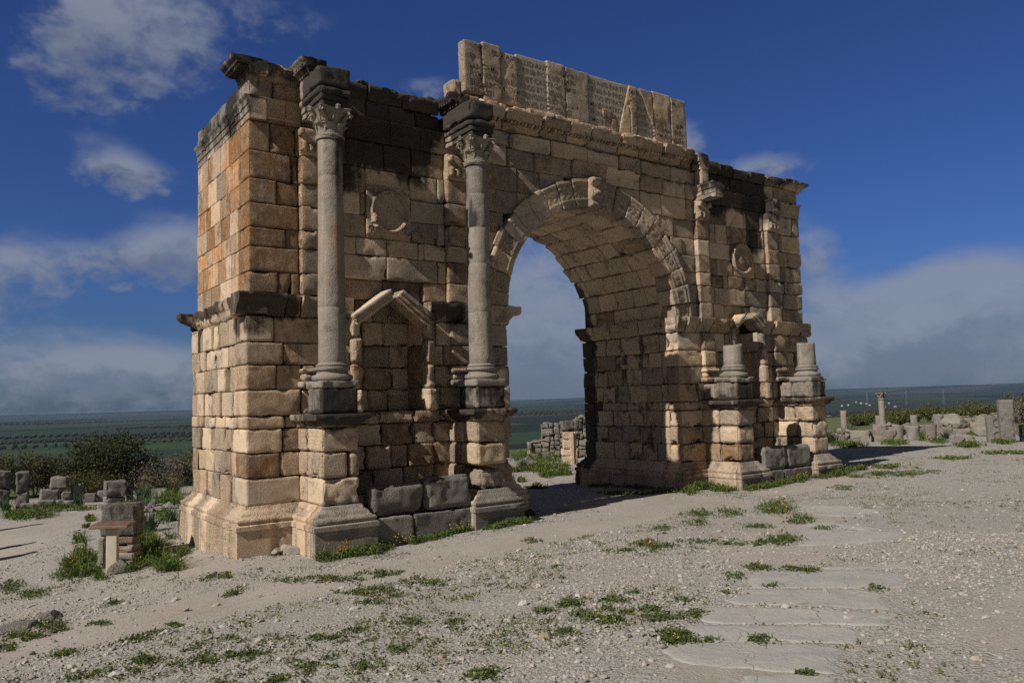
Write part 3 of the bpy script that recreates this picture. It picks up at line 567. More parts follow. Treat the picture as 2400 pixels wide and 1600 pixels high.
_TW=_fit()
def ground_near(x,y):
    P=np.stack([np.asarray(x,float).ravel(),np.asarray(y,float).ravel()],1)/10
    X=CTRL[:,:2]/10; n=len(X)
    out=np.zeros(len(P))
    for s in range(0,len(P),20000):
        Q=P[s:s+20000]
        d2=((Q[:,None]-X[None])**2).sum(-1)
        out[s:s+20000]=_tps(d2)@_TW[:n]+_TW[n]+Q@_TW[n+1:]
    return np.clip(out,-3.5,1.2).reshape(np.shape(x))
CX, CY = CAM.x, CAM.y
def ground_z(x, y):
    x = np.asarray(x, float); y = np.asarray(y, float)
    dx, dy = x-CX, y-CY; r = np.hypot(dx, dy); az = np.arctan2(dx, dy)
    g = ground_near(np.clip(x, -45, 110), np.clip(y, -45, 75))
    P = np.stack([x.ravel(), y.ravel(), np.zeros(x.size)], 1)
    g = g+(.09*(fbm(P, .45, 3, 61)-.5)+.035*(fbm(P, 2.2, 3, 63)-.5)).reshape(x.shape)*ss(r, 2, 8)
    edge = 52+75*ss(az, .80, 1.02)+30*ss(-az, .6, 1.5)                       # where the plateau breaks off
    plain = -44+5*(fbm(P, .0012, 3, 65).reshape(x.shape)-.5)*ss(r, 500, 2000)
    plain = plain+24*ss(r, 3600, 5600)*ss(az, .45, .75)*(.55+.9*(fbm(P, .0005, 2, 67).reshape(x.shape)-.3))
    hills = ss(r, 7200, 9000)*(44+9*ss(az, .75, 1.05)+24*(fbm(P, .0006, 3, 69).reshape(x.shape)-.5))*ss(az, .35, .8)
    rim = ss(r, 8800, 11000)*(1-ss(az, .35, .8))*(46+14*(fbm(P, .0009, 3, 70).reshape(x.shape)-.4)); hills = np.minimum(hills, 60)
    far = plain+hills+rim
    t = ss(r, edge, edge+300)
    return g*(1-t)+far*t
def gz(x, y): return float(ground_z(np.array([x]), np.array([y]))[0])
def at_ground(x, y, dz=0): return (x, y, gz(x, y)+dz)
def pathness(x, y):
    """packed dirt: a track left of the arch, its foot and the worn way past the paving"""
    x = np.asarray(x, float); y = np.asarray(y, float)
    def seg(ax, ay, bx, by, w):
        px, py = x-ax, y-ay; bx, by = bx-ax, by-ay; t = np.clip((px*bx+py*by)/(bx*bx+by*by), 0, 1)
        return 1-ss(np.hypot(px-bx*t, py-by*t), w*.5, w)
    m = seg(-6, -4.5, 1, -4.2, 1.6); m = np.maximum(m, seg(-7, 5, -.8, 16, 2.6)); m = np.maximum(m, seg(1, -4.0, 9.5, -3.2, 1.3))
    m = np.maximum(m, .8*seg(-.9, -1.0, -.9, 6, .6)); m = np.maximum(m, .9*seg(9.6, -3, 9.6, 6, 2.4)); m = np.maximum(m, .85*seg(-.8, -12.9, .4, -11.9, .8)); m = np.maximum(m, .9*seg(12.0, 8.0, 20, 11.5, 1.5))
    m = np.maximum(m, .75*seg(4.6, -9.2, 9.2, -6.4, 1.0)); m = np.maximum(m, .7*seg(2.8, -13.2, 4.4, -13.0, 1.0)); m = np.maximum(m, .7*seg(13, -3, 20, -2.3, .9))
    return m
def grassness(x, y):
    x = np.asarray(x, float); y = np.asarray(y, float); m = np.zeros_like(x)
    for gx, gy, ax, ay, bx, by, n, h in GRASS+GRASS2:
        det = ax*by-ay*bx
        if abs(det) < 1e-6: continue
        u = ((x-gx)*by-(y-gy)*bx)/det; v = ((y-gy)*ax-(x-gx)*ay)/det
        m = np.maximum(m, .55*(1-ss(u*u+v*v, .2, 1.8)))
    r = np.hypot(x-CX, y-CY); az = np.arctan2(x-CX, y-CY)
    m = np.maximum(m, .75*ss(r, 40, 50)*(1-ss(az, .80, .95)))
    m = np.maximum(m, .7*ss(r, 48, 62)*ss(az, .8, .95))
    return m
def build_ground():
    rr = np.concatenate([[.0], np.geomspace(.8, 60, 170), np.geomspace(62, 11500, 120)])
    na = 420; th = np.concatenate([np.linspace(-.15, 1.38, 300, endpoint=False), np.linspace(1.38, 2*np.pi-.15, na-300, endpoint=False)])
    Rg, T = np.meshgrid(rr[1:], th, indexing='ij'); X = CX+Rg*np.sin(T); Y = CY+Rg*np.cos(T); Z = ground_z(X, Y)
    V = np.stack([X, Y, Z], -1).reshape(-1, 3); m = len(rr)-1
    i = np.arange(m-1)[:, None]; j = np.arange(na)[None]; j2 = (j+1) % na
    F = np.stack([i*na+j, (i+1)*na+j, (i+1)*na+j2, i*na+j2], -1).reshape(-1, 4)[:, ::-1]
    V = np.concatenate([V, [[CX, CY, gz(CX, CY)]]]); jj = np.arange(na)
    C = np.zeros((len(V), 4)); C[:, 0] = pathness(V[:, 0], V[:, 1]); C[:, 1] = grassness(V[:, 0], V[:, 1])
    r = np.hypot(V[:, 0]-CX, V[:, 1]-CY); C[:, 2] = ss(r, 150, 260)
    mb = MB(); mb.add(V, [F, np.stack([jj, (jj+1) % na, np.full(na, len(V)-1)], 1)[:, ::-1]], C)
    o = mb.build('ground', M_GROUND); tag(o, 'pale stony ground around the arch, falling to green fields of the plain', 'ground', kind='structure')
build_ground()


# ---------------------------------------------------------------- the triumphal arch
W, D, A, LO = 19.25, 4.2, 6.53, .1            # width, depth, pier width, set-out of the lower storey
ACX, ACZ, AR = 9.625, 4.60, 3.09              # arch centre, springing level, radius
arch = empty('triumphal_arch', (W/2, D/2, -.5), 'ruined Roman triumphal arch of tan stone blocks with an inscribed attic', 'arch')
UP = [4.72, 5.19, 5.72, 6.13, 6.65, 7.17, 7.77, 8.41]
DN = [.33, .89, 1.40, 1.90, 2.16, 2.70, 3.22, 3.70, 4.25]

def stain_and_shading(V, C):
    """lichen and rust stains of the monument, each with its own outline, plus painted shade and bounce in the passage"""
    x, y, z = V.T; C = C.copy(); n = fbm(V, .9, 3, 71)-.5; n2 = fbm(V*np.array([1, 1, .35]), 1.6, 3, 73)-.5
    front = (y < .75)
    b = np.zeros(len(V))
    def zone(x0, x1, z0, z1, wt, f=.5):
        return wt*ss(x, x0-f, x0+f)*(1-ss(x, x1-f, x1+f))*ss(z, z0-f, z0+f*.8)*(1-ss(z, z1-f*.5, z1+f*.5))
    b = np.maximum(b, front*zone(1.85, 4.3, 7.75, 10.5, 1.25, .7)); b = np.maximum(b, front*zone(2.0, 2.7, 7.1, 9, .8, .3)); b = np.maximum(b, front*zone(3.3, 4.8, 8.9, 10.5, 1.0, .4))
    b = np.maximum(b, front*zone(-.6, 1.9, 9.36, 10.4, .72, .14)); b = np.maximum(b, front*zone(0, .8, 8.9, 9.4, .5, .3)); b = np.maximum(b, front*zone(-.6, .7, 8.75, 9.0, .45, .15))
    b = np.maximum(b, front*zone(14.3, 17.4, 8.2, 10.4, 1.05, .5)); b = np.maximum(b, front*zone(16.2, 17.1, 6.9, 9, 1.0, .4)); b = np.maximum(b, zone(13.5, 19.8, 9.5, 10.5, .6, .2)); b = np.maximum(b, front*zone(15.2, 16.0, 7.2, 8, .4, .3))
    b = np.maximum(b, front*zone(-.6, 1.0, 4.2, 4.75, .75, .2)); b = np.maximum(b, front*zone(-.3, .5, 3.8, 4.3, .55, .3)); b = np.maximum(b, front*zone(4.1, 5.2, 4.2, 4.8, .65, .2))
    b = np.maximum(b, (x < .2)*ss(z, 4.1, 4.3)*(1-ss(z, 4.75, 4.85))*.75*(x < -.12)); b = np.maximum(b, (x < .1)*ss(z, 8.2, 8.6)*.38)
    b = np.maximum(b, (x > 12.3)*(x < 13.2)*ss(y, 3.5, 3.9)*.8*ss(z, -.6, .5)); b = np.maximum(b, ss(y, 4.1, 4.4)*.6)  # rear corner of passage side blackened for its shade and rough back
    proj = (y < -.35)
    b = np.maximum(b, proj*ss(z, 8.35, 8.6)*.66); b = np.maximum(b, proj*ss(z, 1.85, 1.95)*(1-ss(z, 2.2, 2.35))*.6)
    b = np.maximum(b, proj*ss(z, 2.1, 2.3)*(1-ss(z, 2.95, 3.2))*(.34+.3*ss(y, -1.2, -1.45)))
    b = np.maximum(b, ss(z, 9.35, 9.6)*(x > -1)*(y > -.2)*.5*((x < 5.4) | (x > 13.8)))
    C[:, 2] = np.clip(np.maximum(C[:, 2], np.clip(b+n*.9*(b > .02)+n2*.9*(b > .02), 0, 1.2)), 0, 1.2)
    # rust-red tint of the short side's upper storey
    fl = front&(x > -.2)&(x < 1.1)&(z > 4.7)&(z < 8.5); h0 = np.modf(C[:, 0]*97.3)[0]; C[:, 0] = np.where(fl, (4+.86+.14*h0)/7.31, C[:, 0])      # darker russet stones by the corner
    fu = front&(y > -.4)&(z > .3)&(z < 10)&~fl; C[:, 0] = np.where(fu&(h0 < .16), (3+.74+.25*h0)/7.31, C[:, 0])
    ll = front&(x > -.3)&(x < 1.05)&(z > 1.9)&(z < 4.25)&(y > -.3); C[:, 0] = np.where(ll&(h0 < .7), (3+.78+.25*h0)/7.31, C[:, 0])
    jm = (y > .5)&(x > 12.4)&(x < 13.2)&(z < 4.8); C[:, 0] = np.where(jm, .02+.1*h0, C[:, 0])  # passage side painted paler, in place of bounced light
    end = (x < .16)&(y > .02)
    C[:, 1] = np.maximum(C[:, 1]*1.0, end*ss(z, 4.6, 5.2)*(1-ss(z, 8.3, 8.6))*(.35+.75*(np.modf(C[:, 0]*7.3)[0] > .42)))
    C[:, 1] = np.maximum(C[:, 1], (y < .1)*(x < 1.2)*(x > -.05)*ss(z, 4.6, 5.4)*.30)
    C[:, 1] = np.maximum(C[:, 1], (z < 1.4)*(z > -.9)*np.clip(n*2.4-.12, 0, .45)); C[:, 1] = np.clip(C[:, 1], 0, 1)
    # grey crust
    g = np.maximum(proj*ss(z, .2, -.2)*.0+.8*proj*(z < .45)*(y < -1.3), proj*ss(z, 2.15, 2.3)*.75)
    g = np.maximum(g, (x < .15)*(ss(z, 8.3, 8.6)*.85)); g = np.maximum(g, ss(z, 9.3, 9.6)*.7*((x < 5.3) | (x > 13.7)))
    g = np.maximum(g, .12*(x > 12)*(y > .3)*(z < 4.3)*(x < 12.95)); g = np.maximum(g, .55*(y < .3)*(z > 2.5)*(z < 9.3)*(x > 1.2)*np.clip(.45+n*3.5, 0, 1)); g = np.maximum(g, .45*(x > 14)*(z > 4.7)*np.clip(.5+n*3, 0, 1))
    C[:, 3] = np.clip(np.maximum(C[:, 3], g+n*.5*(g > .05)), 0, 1)
    return C

def bcol(orange=.0, black=0, grey=0): return (rnd(), orange*rnd(.3, 1), black, grey)
def zoff(x, z): return .05*(float(vnoise(np.array([[x*.9, z*3.7, 2.5]]), 17)[0])-.5) if z not in (4.72, 8.41, 4.25, .33, 2.16, 8.93, 9.38) else 0
def wallrow(mb, axis, base, out, z0, z1, joints, depth=.42, prouds=None, warp=None, skip=None, r=(.008, .02), amp=.012, h=.07, chip=(.03, .13), gap=.006, hide=None, corner=None):
    """one course of blocks.  axis 'x' (front/back, plane y=base) or 'y' (sides, plane x=base); out = outward sign"""
    for i, (a, b) in enumerate(zip(joints[:-1], joints[1:])):
        if b-a < .03: continue
        if skip and skip(a, b, z0, z1): continue
        p = rnd(-.015, .03) if prouds is None else prouds[i]
        s0, s1 = base+out*p, base-out*depth
        jz0, jz1 = z0+zoff((a+b)/2, z0)+rnd(-.002, .008), z1+zoff((a+b)/2, z1)-rnd(.0, .012)
        ja, jb = a+gap*rnd(.2, 2), b-gap*rnd(.2, 2)
        if axis == 'x':
            lo, hi = (ja, min(s0, s1), jz0), (jb, max(s0, s1), jz1); hd = '+y' if out < 0 else '-y'
        else:
            lo, hi = (min(s0, s1), ja, jz0), (max(s0, s1), jb, jz1); hd = '-x' if out > 0 else '+x'
        if hide is not None: hd = hide
        rblock(mb, lo, hi, rnd(*r), amp, h, hd, None, rnd(*chip), warp)
def joints(a, b, lo=.55, hi=1.15):
    out = [a]
    while b-out[-1] > hi*1.25: out.append(out[-1]+rnd(lo, hi))
    if b-out[-1] > hi: out.append((out[-1]+b)/2+rnd(-.1, .1))
    out.append(b); return out
def ring_push(p):
    """blocks next to the arch stop under the ring of voussoirs"""
    dx, dz = p[:, 0]-ACX, p[:, 2]-ACZ; rr = np.hypot(dx, dz); k = np.where((rr < AR+.42)&(p[:, 2] > ACZ-.3), (AR+.42)/np.maximum(rr, .01), 1)
    q = p.copy(); q[:, 0] = ACX+dx*k; q[:, 2] = ACZ+dz*k; return q
def in_ring(a, b, z0, z1):
    if z0 < ACZ-.1: return False
    cx = min(max(ACX, a), b); zf = z1
    far = max(math.hypot(a-ACX, z1-ACZ), math.hypot(b-ACX, z1-ACZ))
    return far < AR+.52

PIL = [(1.08, 1.52), (4.76, 5.34), (13.78, 14.32), (17.28, 17.88)]
# upper front courses, near pier: joints as on the monument
UPJ = {4.72: [.62, .90, 1.08, 1.52, 2.13, 3.11, 4.12, 4.76, 5.34, 6.0], 5.19: [1.08, 1.52, 2.09, 3.17, 4.52, 4.76, 5.34, 6.1], 5.72: [.80, 1.08, 1.52, 2.08, 2.41, 3.18, 3.99, 4.16, 4.76, 5.34, 6.0],
       6.13: [1.08, 1.52, 2.09, 2.66, 3.80, 4.57, 4.76, 5.34, 6.2], 6.65: [.60, 1.08, 1.52, 2.09, 2.52, 2.66, 3.80, 4.76, 5.34, 6.1], 7.17: [.92, 1.08, 1.52, 2.10, 2.67, 3.80, 4.57, 4.76, 5.34, 6.3, 7.0],
       7.77: [.46, 1.02, 1.08, 1.52, 2.17, 3.15, 3.87, 4.76, 5.34, 5.95, 7.0, 7.75]}
def proud_for(a, b, z0, lower):
    m = (a+b)/2; base = LO if lower else 0
    for p0, p1 in PIL:
        if p0-.02 <= m <= p1+.02: return base+.12+rnd(-.01, .03)
    return base+rnd(-.025, .02)
near = MB(); far = MB(); mid = MB()
# --- core masonry hidden behind the facing
def core(mb, lo, hi): rblock(mb, lo, hi, .02, 0, 2.0, '', (.9, 0, .5, 0), 0)
core(near, (.22, .85, -.6), (A-.05, D-.04, 8.9)); core(far, (W-A+.05, .85, -.6), (W-.08, D-.04, 8.9)); core(mid, (A-.3, .3, 8.25), (W-A+.3, D-.3, 8.95))
NICHE = (2.42, 4.02)
for lv, z0 in enumerate(UP[:-1]):
    z1 = UP[lv+1]; d0 = rnd(.5, .95)
    j = [0]+UPJ[z0]
    if z0 < 7.1: j = [q for q in j if q < A-.35]+[A-.0]
    elif z0 < 7.7: j = j+[7.6]
    else: j = j+[8.6]
    jr = [W-q for q in j][::-1]
    jr = sorted(set([round(q, 2) for q in jr if not any(p0-.12 < q < p1+.12 for p0, p1 in PIL)]+[q for p in PIL[2:] for q in p]+([W] if True else [])))
    jr2 = [jr[0]]
    for q in jr[1:]:
        if q-jr2[-1] < .13 and not any(abs(q-e) < .01 for p in PIL for e in p) and q != W: continue
        jr2.append(q+(rnd(-.14, .14) if not any(abs(q-e) < .01 for p in PIL for e in p) and q not in (W, jr[0]) else 0))
    jr = jr2
    def sk(a, b, za, zb, z0=z0):
        if in_ring(a, b, za, zb): return True
        m = (a+b)/2
        if z0 in (6.13, 6.65) and (2.6 < m < 3.85 or 15.5 < m < 16.4) : return False
        return False
    for mb, jj, c0 in ((near, j, True), (far, jr, False)):
        pr = [proud_for(a, b, z0, False) for a, b in zip(jj[:-1], jj[1:])]
        for i, (a, b) in enumerate(zip(jj[:-1], jj[1:])):
            if z0 == 4.72 and (2.1 < (a+b)/2 < 4.2 or 15.3 < (a+b)/2 < 16.5): pr[i] = -.10
        # corner stones run through to the end face
        if c0:
            rblock(mb, (0, -pr[0]*.3, z0+.003), (jj[1]-.006, d0, z1-.01), .02, .008, .07, '', bcol(), .04); jj = jj[1:]; pr = pr[1:]
        else:
            rblock(mb, (jj[-2]+.006, -.01, z0+.003), (W+rnd(-.03, .06), d0, z1-.01), .04, .012, .09, '', bcol(), .08); jj = jj[:-1]; pr = pr[:-1]
        wallrow(mb, 'x', 0, -1, z0, z1, jj, prouds=pr, warp=ring_push, skip=sk, h=.075)
    # end faces and back
    yj = joints(d0, D, .4, .95)
    wallrow(near, 'y', 0, -1, z0, z1, yj, prouds=[rnd(-.008, .008) for _ in yj], r=(.006, .012), amp=.006, chip=(.01, .05), gap=.003)
    wallrow(far, 'y', W, 1, z0, z1, joints(d0, D, .5, 1.0))
    for mb, jj in ((near, joints(.0, 6.0, .8, 1.3)), (far, joints(W-6.0, W, .8, 1.3))):
        if z0 < 7.1: jj[-1 if mb is near else 0] = A if mb is near else W-A
        wallrow(mb, 'x', D, 1, z0, z1, jj, h=.2, warp=ring_push, skip=sk)
for z0, z1 in zip(UP[4:-1], UP[5:]):
    wallrow(mid, 'x', D, 1, z0, z1, joints(6.0, W-6.0), h=.2, warp=ring_push, skip=in_ring)
# --- lower courses
LJ = {.33: [1.05, 2.05, 2.75, 3.5, 4.3, 5.5], .89: [.62, 1.05, 2.05, 2.55, 3.15, 3.6, 4.25, 4.75, 5.5], 1.40: [.66, 1.05, 2.05, 2.95, 3.75, 4.3, 4.75, 5.6], 1.90: [.72, 1.0, 2.0, 2.85, 3.75, 4.4, 5.6],
      2.16: [1.08, 2.05, NICHE[0], NICHE[1], 4.5, 5.1, 5.7], 2.70: [.55, 1.1, 2.0, NICHE[0], NICHE[1], 4.35, 5.3], 3.22: [.7, 1.5, NICHE[0], NICHE[1], 4.6, 5.4], 3.70: [.5, 1.55, NICHE[0], NICHE[1], 4.4, 5.5]}
for z0, z1 in zip(DN[:-1], DN[1:]):
    d0 = rnd(.5, .85); j = [-LO]+LJ[z0]+[A]
    jr = [W-A]+[W-q+rnd(-.08, .08) for q in LJ[z0] if q not in NICHE][::-1]+[W+LO]
    if z0 > 2: jr = sorted(jr+[15.33, 16.55]); jr = [q for q in jr if q in (15.33, 16.55) or not (15.1 < q < 16.75)]
    for mb, jj, c0, nx in ((near, j, True, NICHE), (far, jr, False, (15.33, 16.55))):
        sk = lambda a, b, za, zb: z0 > 2.1 and nx[0]-.05 <= a and b <= nx[1]+.05
        ero = (z0 < 2.1)
        pr = [LO+(rnd(-.13, .06) if ero and (2.0 < (a+b)/2 < 4.5 or 14.6 < (a+b)/2 < 17.2) else rnd(-.05, .02)) for a, b in zip(jj[:-1], jj[1:])]
        if z0 == 1.90: pr = [q+(.08 if 2 < (a+b)/2 < 4.5 else 0) for q, a, b in zip(pr, jj[:-1], jj[1:])]
        if c0: rblock(mb, (-LO, -LO, z0+.003), (jj[1]-.012, d0, z1-.012), .035, .012, .07, '', bcol(), .07); jj = jj[1:]; pr = pr[1:]
        else: rblock(mb, (jj[-2]+.01, -LO, z0+.003), (W+LO+rnd(-.04, .04), d0, z1-.012), .04, .014, .09, '', bcol(), .1); jj = jj[:-1]; pr = pr[:-1]
        wallrow(mb, 'x', 0, -1, z0, z1, jj, prouds=pr, skip=sk, r=(.015, .05) if ero else (.01, .03), amp=.024 if ero else .015, chip=(.08, .30) if ero else (.05, .2), gap=.01)
    yj = joints(d0, D+LO, .35, .8)
    if z0 == 2.70: yj = [q for q in yj if not .95 < q < 1.75 or q == d0]+[1.15, 1.50]; yj.sort()
    wallrow(near, 'y', 0, -1, z0, z1, yj, prouds=[LO+(rnd(-.06, .02) if not (z0 == 2.70 and q == 1.15) else -.30) for q in yj], r=(.008, .022), amp=.012, chip=(.04, .16), gap=.006)
    wallrow(far, 'y', W, 1, z0, z1, joints(d0, D+LO), prouds=[LO]*12)
    wallrow(near, 'x', D, 1, z0, z1, joints(-LO, A, .8, 1.3), prouds=[LO]*12, h=.2); wallrow(far, 'x', D, 1, z0, z1, joints(W-A, W+LO, .8, 1.3), prouds=[LO]*12, h=.2)
# --- the sides of the passage
for z0, z1 in zip(DN[:-1], DN[1:]):
    for mb, x, o in ((near, A, 1), (far, W-A, -1)):
        yj = joints(.0, D+rnd(-.05, .12), .5, 1.0); yj[0] = .40
        if rnd() < .6: k_ = rnd(1.0, 3.4); yj = sorted([q for q in yj if abs(q-k_) > .22]+[k_, k_+.15])
        yj = [-LO if o < 0 else .38]+yj[1:] if o > 0 else [.38]+yj[1:]
        wallrow(mb, 'y', x, o, z0, z1, yj, prouds=[rnd(-.05, .03) if b_-a_ > .2 else -.16 for a_, b_ in zip(yj, yj[1:]+[9])], r=(.008, .025), amp=.012, chip=(.05, .2), gap=.008)
P_near = near.build('pier', M_STONE, arch, sharp=42, post=stain_and_shading); P_far = far.build('pier', M_STONE, arch, sharp=42, post=stain_and_shading)
mid.build('upper_wall', M_STONE, arch, sharp=42, post=stain_and_shading)

# --- base mouldings
BASE = [(.262, -1.1), (.262, -.55), (.258, -.11), (.285, -.10), (.285, -.012), (.262, 0), (.225, .012), (.225, .03), (.245, .05), (.25, .09), (.225, .125), (.17, .14), (.145, .165), (.135, .2), (.10, .24), (.05, .265), (.04, .30), (.02, .34), (-.2, .345)]
for P, x0, x1 in ((P_near, -LO, A), (P_far, W-A, W+LO)):
    mb = MB(); ringmold(mb, x0, x1, -LO, D+LO, BASE, joints=.75, col=(.45, 0, 0, 0)); mb.build('base_moulding', M_STONE, P, sharp=50, post=stain_and_shading)
# --- impost cornice (broken), dark on the near corner
def imp(out, z0, h): return [(-.3, z0), (.03, z0), (.06, z0+.08*h), (.10, z0+.16*h), (.11, z0+.3*h), (.2*out/.3, z0+.48*h), (.24*out/.3, z0+.52*h), (out*.93, z0+.66*h), (out, z0+.74*h), (out, z0+h), (-.3, z0+h)]
for P, segs in ((P_near, [(-.30, .72, .30), (.74, 1.06, .16), (1.08, 1.75, .24), (1.78, 2.3, .12), (4.16, 5.0, .30), (5.02, 5.7, .2), (5.72, 6.55, .15)]), (P_far, [(12.7, 13.05, .18), (13.08, 13.55, .28), (13.57, 14.15, .30), (14.2, 15.15, .28), (16.72, 17.25, .26), (17.3, 18.3, .30), (18.32, 18.85, .26), (18.9, 19.5, .12)])):
    mb = MB()
    for a, b, o in segs: extrude(mb, (a, 0, 0), (1, 0, 0), (0, -1, 0), b-a, imp(o, 4.25, .46), amp=.014, chip=.12, ragged=.06)
    front_mb = mb; mb2 = MB(); mb = mb2
    if P is P_near:
        for a, b, o in ((-.27, .45, .24), (.47, 1.2, .2), (1.22, 1.9, .24), (1.93, 2.7, .15), (2.73, 3.4, .19), (3.43, 4.05, .15), (4.07, 4.5, .42)):
            extrude(mb, (0, a, 0), (0, 1, 0), (-1, 0, 0), b-a, imp(o, 4.27, .43), amp=.03, chip=.2, ragged=.1)
        extrude(mb, (A-.2, .0, 0), (0, 1, 0), (1, 0, 0), .55, [(-.2, 4.34), (.25, 4.36), (.42, 4.45), (.66, 4.55), (.70, 4.60), (.70, 4.75), (-.2, 4.77)], amp=.03, chip=.15)
        for a, b, o in ((.6, 1.4, .12), (1.5, 2.4, .15), (2.5, 3.4, .1)): extrude(mb, (A, a, 0), (0, 1, 0), (1, 0, 0), b-a, imp(o, 4.25, .46), chip=.15)
    else:
        for a, b, o in ((-.1, .55, .08), (.57, 1.45, .13), (1.47, 2.3, .16), (2.32, 2.75, .09), (2.8, 3.5, .20), (3.52, 4.35, .26)): extrude(mb, (W-A, a, 0), (0, 1, 0), (-1, 0, 0), b-a, imp(o, 4.27, .43), amp=.015, chip=.14)
    front_mb.build('impost_cornice', M_STONE, P, sharp=60, post=stain_and_shading)
    mb2.build('impost_cornice', M_STONE, P, sharp=60, post=stain_and_shading)
# --- pilaster bases and capitals
for k, ((p0, p1), P) in enumerate(zip(PIL, (P_near, P_near, P_far, P_far))):
    mb = MB(); y0 = -LO-.10
    if k > 0:
        for z0, z1 in zip(DN[5:-1], DN[6:]): rblock(mb, (p0, y0, z0+.01), (p1, .1, z1-.01), .03, .012, .07, '+y', bcol(), .08)
    rblock(mb, (p0-.08, y0-.10, 2.72), (p1+.08, 0, 2.86), .035, .012, .07, '+y', None, .12); rblock(mb, (p0-.02, y0-.05, 2.86), (p1+.02, 0, 3.02), .06, .01, .06, '+y', None, .1); rblock(mb, (p0-.05, y0-.08, 3.02), (p1+.05, 0, 3.14), .045, .01, .06, '+y', None, .12)
    mb.build('pilaster_base', M_STONE, P, post=stain_and_shading)
    mb = MB(); c = (p0+p1)/2
    rblock(mb, (p0, -.18, 7.80), (p1, .0, 8.38), .02, .012, .05, '+y', bcol(), .12)
    for s in (-1, 0, 1):
        rblock(mb, (c+s*.17-.07, -.25, 7.84), (c+s*.17+.07, -.1, 8.08), .05, .01, .05, '+y', None, .05)
        if s: rblock(mb, (c+s*.22-.06, -.31, 8.18), (c+s*.22+.06, -.1, 8.34), .05, .01, .05, '+y', None, .05)
    mb.build('pilaster_capital', M_STONE, P, post=stain_and_shading)
# --- niches
def niche(P, x0, x1, zt, half, apex, broken):
    mb = MB(); c = (x0+x1)/2
    for z0, z1 in ((2.16, 2.68), (2.68, 3.2), (3.2, 3.72), (3.72, 4.3), (4.3, 4.9)):
        wallrow(mb, 'x', .68, -1, z0, z1, joints(x0-.1, x1+.1, .45, .8), depth=.16, amp=.03, r=(.03, .07), chip=(.05, .2))
    for s, xx in ((-1, x0), (1, x1)):                                   # reveals
        for z0, z1 in ((2.16, 2.7), (2.7, 3.7), (3.7, 4.35)): rblock(mb, (min(xx, xx+s*.1), -.06, z0), (max(xx, xx+s*.1), .74, z1-.01), .02, .01, .08, '', bcol(), .08)
        for z0, z1, o in ((2.16, 2.68, .26), (2.69, 3.25, .20), (3.26, 3.8, .22), (3.81, 4.3, .15)): # broken framing strips
            rblock(mb, (xx+s*.01-(s < 0)*.24, -LO-o*rnd(.5, 1.1), z0), (xx+s*.01+(s > 0)*.24, 0, z1), rnd(.03, .07), .035, .06, '+y', bcol(), .22)
    mb.build('niche_recess', M_STONE, P, post=stain_and_shading)
    mb = MB(); th = .23
    for s in (-1, 1):
        L = math.hypot(half, apex-zt); u = np.array((-s*half/L, 0, (apex-zt)/L)); nrm2 = np.array((s*(apex-zt)/L, 0, half/L))
        segs = [(0, L-.02)] if not broken else ([(0.05, L*.62)] if s < 0 else [(.08, L*.80)])
        for a, b in segs:
            def wp(p, s=s, u=u, n=nrm2): return np.array([c+s*half, 0, zt])+p[:, :1]*u+p[:, 1:2]*np.array([0, 1, 0])+p[:, 2:]*n
            for (n0, n1, o) in ((-.02, .07, .22), (.07, .15, .29), (.15, .245, .38)):
                rblock(mb, (a, -o-.05, n0), (b, .25, n1), .018, .010, .06, '', bcol(.1), .06, wp)
    mb.build('gable', M_STONE, P, post=stain_and_shading)
niche(P_near, NICHE[0], NICHE[1], 4.10, .92, 4.74, False); niche(P_far, 15.33, 16.55, 4.36, .66, 4.90, True)
# --- medallions
def medallion(P, cx, cz, rx, bust):
    mb = MB(); th = np.linspace(0, 2*np.pi, 48, endpoint=False)
    if not bust: rblock(mb, (cx-.56, -.07, cz-.57), (cx+.56, .05, cz+.58), .02, .012, .05, '+y', (.3, 0, .12, .3), .06)
    pr = [(rx*1.17, -.02), (rx*1.15, -.08), (rx*1.08, -.11), (rx*1.0, -.09), (rx*.95, -.02)]+([(rx*.9, .0), (0.01, .0)] if not bust else [(rx*.85, -.01), (rx*.62, -.03), (rx*.5, -.07), (rx*.42, -.11), (rx*.2, -.14), (.01, -.14)])
    P_ = []
    for r_, y_ in pr: P_.append(np.stack([cx+r_*np.cos(th), np.full(48, y_-.05), cz+r_*1.06*np.sin(th)], 1))
    P_ = np.concatenate(P_); P_[:, 1] += .03*(fbm(P_, 6, 3, 81)-.5)*2
    if bust: P_[:, 1] += .10*(fbm(P_, 3.3, 2, 83)-.5)*2*(np.hypot(P_[:, 0]-cx, P_[:, 2]-cz) < rx*.8)
    m = len(pr); i = np.arange(m-1)[:, None]; j = np.arange(48)[None]; j2 = (j+1) % 48
    mb.add(P_, np.stack([i*48+j, (i+1)*48+j, (i+1)*48+j2, i*48+j2], -1).reshape(-1, 4)[:, ::-1], (.35, 0, .12 if not bust else 0, .3))
    if not bust:
        for sx, sz in ((-1, 1), (1, 1), (-1, -1), (1, -1)):       # corner scrolls
            t = np.linspace(0, 9, 26); rr = .012+.011*t; tube(mb, np.stack([cx+sx*.45+rr*np.cos(t), np.full(26, -.085), cz+sz*.46+rr*np.sin(t)], 1), np.full(26, .014), 5, (.4, 0, 0, .3))
        rock(mb, (cx-.42, -.09, cz-.2), (.12, .07, .16), (.3, 0, 0, .2), 3); rock(mb, (cx-.36, -.09, cz-.34), (.1, .06, .1), (.3, 0, 0, .2), 5)
    mb.build('medallion', M_STONE, P, sharp=45, post=stain_and_shading)
medallion(P_near, 3.22, 6.78, .42, False); medallion(P_far, 15.93, 6.72, .42, True)

